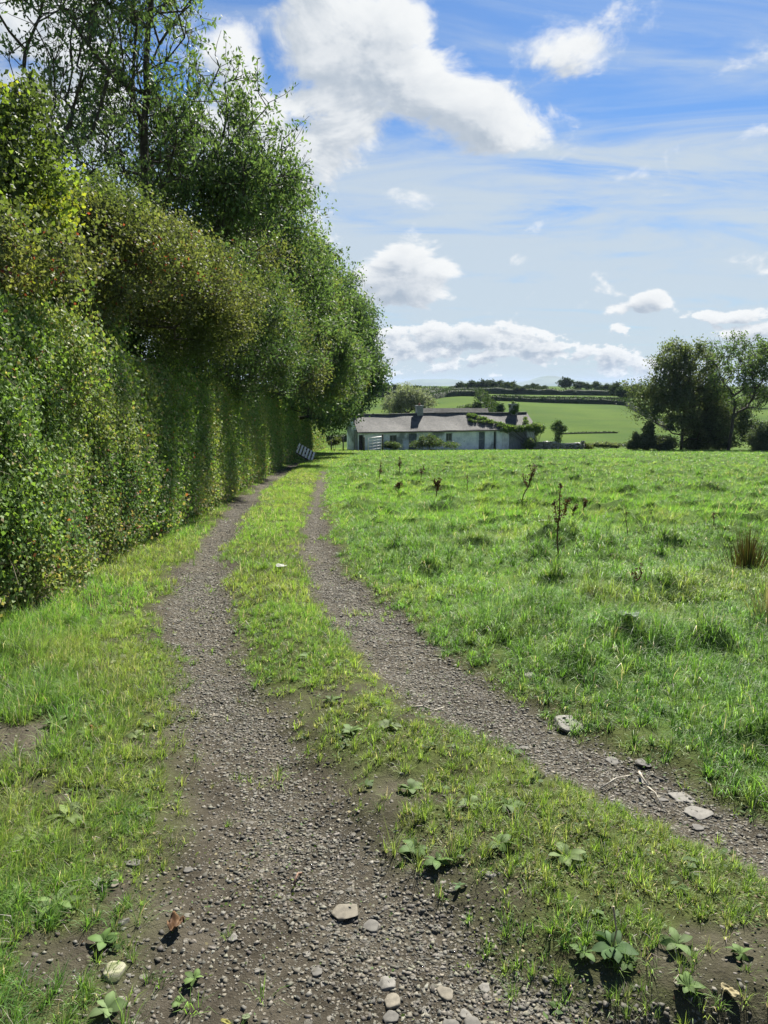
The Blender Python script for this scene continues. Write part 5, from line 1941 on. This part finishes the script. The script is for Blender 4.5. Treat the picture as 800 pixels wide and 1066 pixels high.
# ------------------------------------------------------------------ farm gate, posts, pallet
def gate():
    P0, P1 = at(383.5, 470, 78.0), at(397.5, 466, 80.6)
    z0 = float(zb(P0[0], P0[1])) + .12
    L = float(np.linalg.norm((P1 - P0)[:2]))
    root = empty('farm_gate', (P0[0], P0[1], z0), math.atan2(P1[1] - P0[1], P1[0] - P0[0]), label='white five-barred metal gate standing open before the cottage', cat='gate')
    H = 1.25
    L = max(L, 2.6)
    b = MB()
    b.tube([(0, 0, 0), (0, 0, H)], .04, 8).tube([(L, 0, .0), (L, 0, H)], .04, 8).tube([(0, 0, H), (L, 0, H)], .04, 8).tube([(0, 0, .0), (L, 0, .0)], .035, 8)
    b.build('gate_frame', M['gatepaint'], root, smooth=True)
    for i in range(1, 4):
        MB().tube([(0.03, 0, H * i / 4), (L - .03, 0, H * i / 4)], .032, 8).build('rail', M['gatepaint'], root, smooth=True)
    for i in (1, 2):
        MB().box((L * i / 3, .005, H / 2), (.06, .03, H - .06)).build('upright', M['gatepaint'], root)
    for (pp, hh, lab) in ((P1, 1.75, 'dark timber gate post carrying the white gate'), (P0 + np.array([-.45, .6, 0]), 1.45, 'dark timber post at the free end of the white gate')):
        z = float(zb(pp[0], pp[1]))
        off = 0.12 if pp is P1 else 0
        b = MB()
        b.tube([(0, 0, -.3), (0, 0, hh), (0, 0, hh + .05)], [.10, .095, .05], 10)
        o = b.build('gate_post', M['post'], smooth=True, loc=(pp[0] + off, pp[1] + off, z))
        tag(o, label=lab, cat='post')
    for (px, Y, hh, lab) in ((357.5, 80, 1.35, 'fence post left of the cottage gable'), (345, 81, 1.1, 'short fence post near the hedge end')):
        p = at(px, 465, Y)
        o = MB().tube([(0, 0, -.3), (.01, 0, hh), (.01, 0, hh + .05)], [.075, .07, .04], 9).build('fence_post', M['post'], smooth=True, loc=(p[0], p[1], float(zb(p[0], p[1]))))
        tag(o, label=lab, cat='post')


M['gatepaint'] = noisy_mat('gate_paint', (.78, .76, .76), (.6, .5, .5), 5, .6, .1)
M['post'] = noisy_mat('old_timber', (.05, .045, .04), (.10, .09, .075), 8, .9, .4)
gate()


def pallet():
    p = at(318, 475, 47)
    p[2] = float(zb(p[0], p[1]))
    root = empty('pallet', p, 0, label='weathered wooden pallet lying tilted on the verge bank at the foot of the hedge', cat='pallet')
    E_ = __import__('mathutils').Matrix
    rot = np.array(E_.Rotation(R(34), 3, 'X') @ E_.Rotation(R(33), 3, 'Y') @ E_.Rotation(R(-8), 3, 'Z'))
    off = np.array([0, 0, .42])

    def bd(c, d):
        return MB().box(rot @ np.array(c) + off, d, rot)
    for i in range(6):
        bd((-.54 + i * .216, 0, .057), (.115, 1.0, .022)).build('top_board', M['palewood'], root)
    for y in (-.45, 0, .45):
        bd((0, y, 0), (1.2, .09, .09)).build('bearer', M['greywood'], root)
    for i in range(3):
        bd((-.54 + i * .54, 0, -.057), (.10, 1.0, .02)).build('bottom_board', M['palewood'], root)



M['palewood'] = noisy_mat('pale_wood', (.72, .70, .66), (.55, .52, .48), 9, .85, .2)
M['greywood'] = noisy_mat('grey_wood', (.20, .17, .14), (.12, .10, .085), 9, .9, .2)
pallet()


# ------------------------------------------------------------------ outbuilding behind the cottage
def shed():
    a = at(440, 440, 104)
    bq = at(507, 440, 106)
    L = bq[0] - a[0]
    z0 = float(zb(a[0], a[1]))
    zt = at(470, 425.2, 105)[2]
    H = zt - z0
    root = empty('outbuilding', (a[0], a[1], z0), .02, label='low outbuilding whose plain grey roof shows just above the cottage ridge', cat='outbuilding')
    MB().span(0, L, 0, 5, -.5, H - 1.2).build('wall', M['render'], root)
    r = MB()
    k = 0
    for (x, y, z) in [(-.2, -.3, H - 1.25), (L + .2, -.3, H - 1.25), (L + .2, 2.5, H), (-.2, 2.5, H), (-.2, 5.3, H - 1.25), (L + .2, 5.3, H - 1.25)]:
        r.v.append(np.array([x, y, z]))
    for (x, y, z) in [(-.2, -.3, H - 1.35), (L + .2, -.3, H - 1.35), (L + .2, 5.3, H - 1.35), (-.2, 5.3, H - 1.35)]:
        r.v.append(np.array([x, y, z]))
    r.f = [[0, 1, 2, 3], [3, 2, 5, 4], [0, 3, 4, 9, 6], [1, 7, 8, 5, 2], [6, 7, 1, 0], [4, 5, 8, 9], [6, 9, 8, 7]]
    r.build('roof', M['tin'], root)


M['tin'] = noisy_mat('pale_sheet_roof', (.10, .10, .092), (.06, .06, .055), 1.5, .95, .1, spec=.05)
shed()

# ------------------------------------------------------------------ trees at the right
MIDR = ((.055, .08, .03), (.07, .095, .035), (.05, .075, .028))
tree('oak_tree', (*at(709, 470, 84)[:2], float(zb(34, 84)) - .1),
     [ell(702, 380, 84, 21, 22, 2.6), ell(722, 388, 84, 24, 28, 3.), ell(690, 405, 84, 22, 22, 2.6), ell(715, 425, 84, 38, 28, 3.2), ell(672, 420, 84, 20, 20, 2.2), ell(738, 405, 85, 20, 30, 2.6), ell(735, 440, 84, 30, 22, 2.6), ell(662, 405, 84, 10, 10, 1.2)],
     'large dark dense tree at the right, tallest of the dense ones', nt=700, leaves=36000, lsize=.24, aspect=.6, cols=((.06, .085, .03), (.075, .10, .035), (.05, .075, .028)), seed=51, step=.8, rmin=.016, rmax=.30, hollow=.2, gap=.22, gs=.55, twiglen=.9, clump=.8, group=None)
tree('ash_tree', (*at(758, 473, 80)[:2], float(zb(37, 80)) - .1),
     [ell(770, 372, 80, 30, 24, 3.), ell(752, 395, 80, 14, 20, 2.), ell(790, 395, 80, 22, 34, 3.), ell(775, 410, 80, 26, 20, 2.4), ell(800, 375, 80, 20, 22, 2.4)],
     'open-crowned ash at the right edge, sky between its branches', nt=420, leaves=9500, lsize=.22, aspect=.6, cols=ASH[:3], seed=52, step=.7, rmin=.018, rmax=.30, hollow=.2, gap=.36, gs=.6, twiglen=.8, clump=.6,
     bare=.3, ttop=at(766, 420, 80))
shrub_px('hawthorn_bush', [(735, 452, 22, 14), (765, 430, 18, 16), (752, 458, 16, 12), (722, 462, 16, 8), (780, 448, 14, 12), (742, 432, 16, 14)], 86, 'broad grey-green thicket between the dense tree and the open ash', ((.045, .07, .03), (.06, .085, .035), (.035, .06, .025)), n=26000, seed=53, lsize=.22)
shrub_px('hawthorn_bush', [(672, 460, 14, 9), (690, 462, 14, 8), (659, 463, 8, 5), (662, 455, 4, 5), (676, 447, 6, 8)], 83, 'low dark thicket at the left foot of the dense tree', MIDR, n=12000, seed=54, lsize=.2)
shrub_px('hawthorn_bush', [(790, 457, 12, 11), (800, 450, 12, 12), (795, 468, 12, 6)], 79, 'round bush at the right edge under the open ash', ((.05, .075, .035), (.065, .09, .04)), n=9000, seed=55, lsize=.18)
# rough growth seen beyond the meadow edge
shrub_px('bramble_bush', [(632, 463, 8, 2.6), (641, 464, 6, 2.2), (622, 463, 5, 2.2)], 96, 'pale straggling bramble patch between the wall and the right-hand trees', ((.10, .13, .05), (.07, .09, .04)), n=2400, seed=56, lsize=.2)


# ------------------------------------------------------------------ field hedges and far trees
def field_hedge(pts, Y_of, hm, wm, label, seed, cols=DRK, dens=26, ls=.5, group='hedges dividing the far fields'):
    """pts: list of (px, py) feet points or (px, Y) world rows"""
    W_ = []
    for (px, Y) in pts:
        d = ray(px, 410)
        W_.append((d[0] / d[1] * Y, Y))
    W_ = np.array(W_)
    seg = np.hypot(*np.diff(W_, axis=0).T)
    s = np.concatenate([[0], np.cumsum(seg)])
    rg = np.random.default_rng(seed)
    Ltot = s[-1]
    x0, y0 = W_[0]
    base = np.array([x0, y0, float(zb(x0, y0))])
    root = empty('field_hedge', base, label=label, cat='hedge', group=group)
    n = int(Ltot * dens)
    t = rg.uniform(0, Ltot, n)
    X, Y = np.interp(t, s, W_[:, 0]), np.interp(t, s, W_[:, 1])
    H = hm * (1 + .35 * fbm(t / 5, t * 0 + seed, oct=3, seed=seed))
    P = np.column_stack([X + rg.normal(0, wm * .35, n), Y + rg.normal(0, wm * .35, n), zb(X, Y) + H * rg.uniform(.02, 1, n) ** .8])
    V, l, c = leaf_quads(P, ls * rg.uniform(.6, 1.4, n), .8, rg, .2)
    cols = np.array(cols)
    C = cols[rg.integers(0, len(cols), n)] * rg.uniform(.7, 1.3, n)[:, None]
    mesh('foliage', V, l, c, M['far_leaf'], parent=root, col=np.repeat(C, 4, 0), origin=base)
    # woody heart of the hedge
    m = max(3, int(Ltot / 2))
    tt = np.linspace(0, Ltot, m)
    X, Y = np.interp(tt, s, W_[:, 0]), np.interp(tt, s, W_[:, 1])
    Z = zb(X, Y)
    H = hm * (1 + .35 * fbm(tt / 5, tt * 0 + seed, oct=3, seed=seed)) * .82
    dx, dy = np.gradient(X), np.gradient(Y)
    q = np.hypot(dx, dy)
    nx_, ny_ = -dy / q, dx / q
    rows = [(-.5, -.3), (-.45, .7), (0, 1), (.45, .7), (.5, -.3)]
    V = np.stack([np.column_stack([X + nx_ * a * wm, Y + ny_ * a * wm, Z + H * b]) for a, b in rows], 1).reshape(-1, 3)
    i, j = np.meshgrid(np.arange(m - 1), np.arange(4), indexing='ij')
    Q = np.stack([i * 5 + j, i * 5 + j + 1, (i + 1) * 5 + j + 1, (i + 1) * 5 + j], -1).reshape(-1, 4)
    mesh('stems', V, Q, np.full(len(Q), 4), M['core_far'], parent=root, smooth=True, origin=base)
    return root


M['core_far'] = noisy_mat('far_hedge_core', (.020, .032, .014), (.035, .050, .020), 1.2, .95, .5, bdist=.2)
MID = ((.030, .055, .020), (.045, .075, .025), (.060, .090, .030))
field_hedge([(512, 262), (560, 264), (600, 262), (640, 258), (655, 250)], 0, 2.0, 1.8, 'long dark level hedge along the top of the big green field', 101, dens=40)
field_hedge([(655, 330), (648, 270), (672, 205), (700, 160)], 0, 1.8, 1.8, 'hedge running down the right side of the big green field', 102)
field_hedge([(497, 320), (503, 262), (512, 215), (520, 180)], 0, 2.6, 2.4, 'hedge slanting down behind the cottage roof', 103, cols=MID, dens=45)
field_hedge([(425, 230), (440, 262), (462, 285), (480, 292), (497, 292)], 0, 2.5, 2., 'lower of the two curved hedges flanking the lane', 104)
field_hedge([(445, 300), (458, 318), (475, 335), (498, 345)], 0, 2.6, 2., 'upper of the two curved hedges flanking the lane', 105, cols=MID)
field_hedge([(372, 330), (420, 330), (470, 400), (520, 385), (560, 375), (640, 360), (720, 330)], 0, 3.4, 3, 'long hedge below the skyline trees', 106, cols=MID)
field_hedge([(516, 315), (560, 318), (600, 312), (650, 305)], 0, 1.0, 1.6, 'thin pale hedge between the level hedge and the skyline', 107, cols=MID, dens=20)
field_hedge([(386, 150), (400, 152), (436, 156)], 0, 1.9, 2., 'short dark hedge peeping over the left half of the cottage roof', 108, cols=DRK, ls=.35, dens=70)
field_hedge([(340, 133), (362, 134), (385, 138)], 0, 1.2, 1.6, 'hedge crossing the green field left of the cottage', 109, cols=DRK, ls=.35, dens=50)
field_hedge([(580, 150), (610, 152), (645, 153)], 0, .35, .7, 'faint low hedge line crossing the big green field', 110, cols=MID, ls=.25, dens=30)
field_hedge([(590, 120), (620, 121), (665, 122)], 0, .5, .8, 'rough hedge bank at the bottom of the big green field', 111, cols=MID, ls=.25, dens=40)


def proto_tree(seed, H, Rr, trunk, cols, leaves, nt, lsize, gap, squat=1.):
    rg = np.random.default_rng(seed)
    E = [(0, 0, H * .62, Rr * .8, Rr * .8, H * .36 * squat, 1.)]
    for i in range(6):
        a = i * 1.05 + rg.uniform(-.4, .4)
        E.append((math.cos(a) * Rr * .55, math.sin(a) * Rr * .55, H * rg.uniform(.35, .8), Rr * .45, Rr * .45, H * .2, 1.))
    tips = sample_crown(E, nt, rg, .2, gap, .45, seed)
    tips[:, 2] = np.maximum(tips[:, 2], H * .08)
    N, par = skeleton(np.array([0, 0, -.3]), tips, rg, (0, 0, H * .55), 1.0)
    (V, l, c), rad, ch = branch_mesh(N, par, .02, rmax=trunk)
    k = rg.integers(0, nt, leaves)
    P = tips[k] + rg.normal(0, .09, (leaves, 3)) * Rr
    P[:, 2] = np.maximum(P[:, 2], .1)
    LV, ll, lc = leaf_quads(P, lsize * rg.uniform(.6, 1.4, leaves), .8, rg, .2)
    cols = np.array(cols)
    C = cols[rg.integers(0, len(cols), leaves)] * rg.uniform(.7, 1.3, leaves)[:, None]
    o1 = mesh('trunk', V, l, c, M['bark'], smooth=True)
    o2 = mesh('crown', LV, ll, lc, M['far_leaf'], col=np.repeat(C, 4, 0))
    r = bpy.data.objects.new('skyline_tree', None)
    COL.objects.link(r)
    o1.parent = r; o2.parent = r
    return r


PT = [proto_tree(201, 10, 4.6, .3, DRK + MID[:1], 3800, 160, .55, .1),
      proto_tree(202, 11, 3.6, .25, MID, 3000, 150, .5, .25),
      proto_tree(203, 8, 4.2, .25, MID + ((.08, .105, .035),), 3000, 130, .5, .15),
      proto_tree(204, 12, 3.2, .25, DRK, 3000, 150, .5, .1)]
used = [False] * 4
# px centre, top py, crown width px, Y, prototype, words
FAR = [
    (385, 402, 16, 300, 2), (399, 399, 14, 320, 1), (412, 401, 12, 340, 0), (366, 405, 14, 260, 2), (352, 404, 16, 250, 0),
    (433, 401, 10, 360, 3), (441, 406, 10, 350, 1), (453, 407, 8, 380, 2),
    (473, 402, 9, 420, 0), (481, 398, 10, 420, 1), (494, 397, 15, 400, 0), (507, 396, 14, 400, 2), (519, 397, 15, 400, 0), (531, 398, 14, 390, 2), (541, 402, 12, 380, 1), (554, 400, 14, 390, 0), (564, 402, 12, 380, 2),
    (589, 394, 13, 420, 0), (603, 397, 12, 420, 3), (612, 399, 9, 410, 1), (622, 398, 10, 400, 2), (631, 400, 10, 390, 1), (641, 399, 11, 300, 2), (648, 404, 12, 280, 0),
    (660, 400, 12, 280, 3), (676, 402, 14, 260, 0), (580, 406, 7, 430, 3), (462, 408, 8, 430, 1),
    (716, 404, 18, 240, 2), (752, 402, 20, 240, 0), (786, 400, 20, 240, 0), (810, 403, 20, 240, 2)]
FAR.sort(key=lambda f: f[0])
ORD = ['first', 'second', 'third', 'fourth', 'fifth', 'sixth', 'seventh', 'eighth', 'ninth', 'tenth', 'eleventh', 'twelfth', 'thirteenth', 'fourteenth', 'fifteenth', 'sixteenth', 'seventeenth', 'eighteenth',
       'nineteenth', 'twentieth', 'twenty-first', 'twenty-second', 'twenty-third', 'twenty-fourth', 'twenty-fifth', 'twenty-sixth', 'twenty-seventh', 'twenty-eighth', 'twenty-ninth', 'thirtieth', 'thirty-first', 'thirty-second']
KW = ['dark round-crowned', 'slender open-crowned', 'pale green bushy', 'dark narrow']
PH, PR = [10, 11, 8, 12], [4.6, 3.6, 4.2, 3.2]
for i, (px, tp, wpx, Y, k) in enumerate(FAR):
    if not used[k]:
        o = PT[k]; used[k] = True
    else:
        o = PT[k].copy()
        COL.objects.link(o)
        for chd in PT[k].children:
            c_ = chd.copy()
            COL.objects.link(c_)
            c_.parent = o
    p = at(px, tp, Y)
    zg = float(zb(p[0], Y))
    sz = (p[2] - zg) / PH[k] * 1.12
    sx = wpx / F * Y / 2 / PR[k] * 1.35
    o.location = (float(p[0]), Y, zg)
    o.scale = (sx, sx, sz)
    o.rotation_euler = (0, 0, i * 1.7)
    tag(o, label=f'{KW[k]} tree on the skyline, {ORD[i]} from the left', cat='tree', group='trees along the skyline')

# pale willow behind the cottage
tree('willow_tree', (*at(424, 440, 112)[:2], float(zb(3.5, 112))), [ell(424, 415, 112, 15, 12, 2.4), ell(412, 422, 112, 12, 9, 2.), ell(437, 420, 112, 12, 11, 2.)],
     'pale grey-green willow rising behind the middle chimney of the cottage', nt=260, leaves=12000, lsize=.28, aspect=.4, cols=((.11, .14, .07), (.13, .16, .08), (.09, .12, .06)), seed=61, step=1., rmin=.02, rmax=.25, twiglen=.9, clump=.8, gap=.1)
shrub_px('hawthorn_bush', [(489, 426, 12, 5), (497, 422, 6, 5), (478, 428, 8, 3)], 120, 'bushy hawthorn showing above the cottage ridge by the slanting hedge', MID, n=3500, seed=62, lsize=.3)
shrub_px('hawthorn_bush', [(521, 425, 4.5, 4.5)], 125, 'small round bush showing above the right half of the ridge', DRK, n=900, seed=63, lsize=.3)
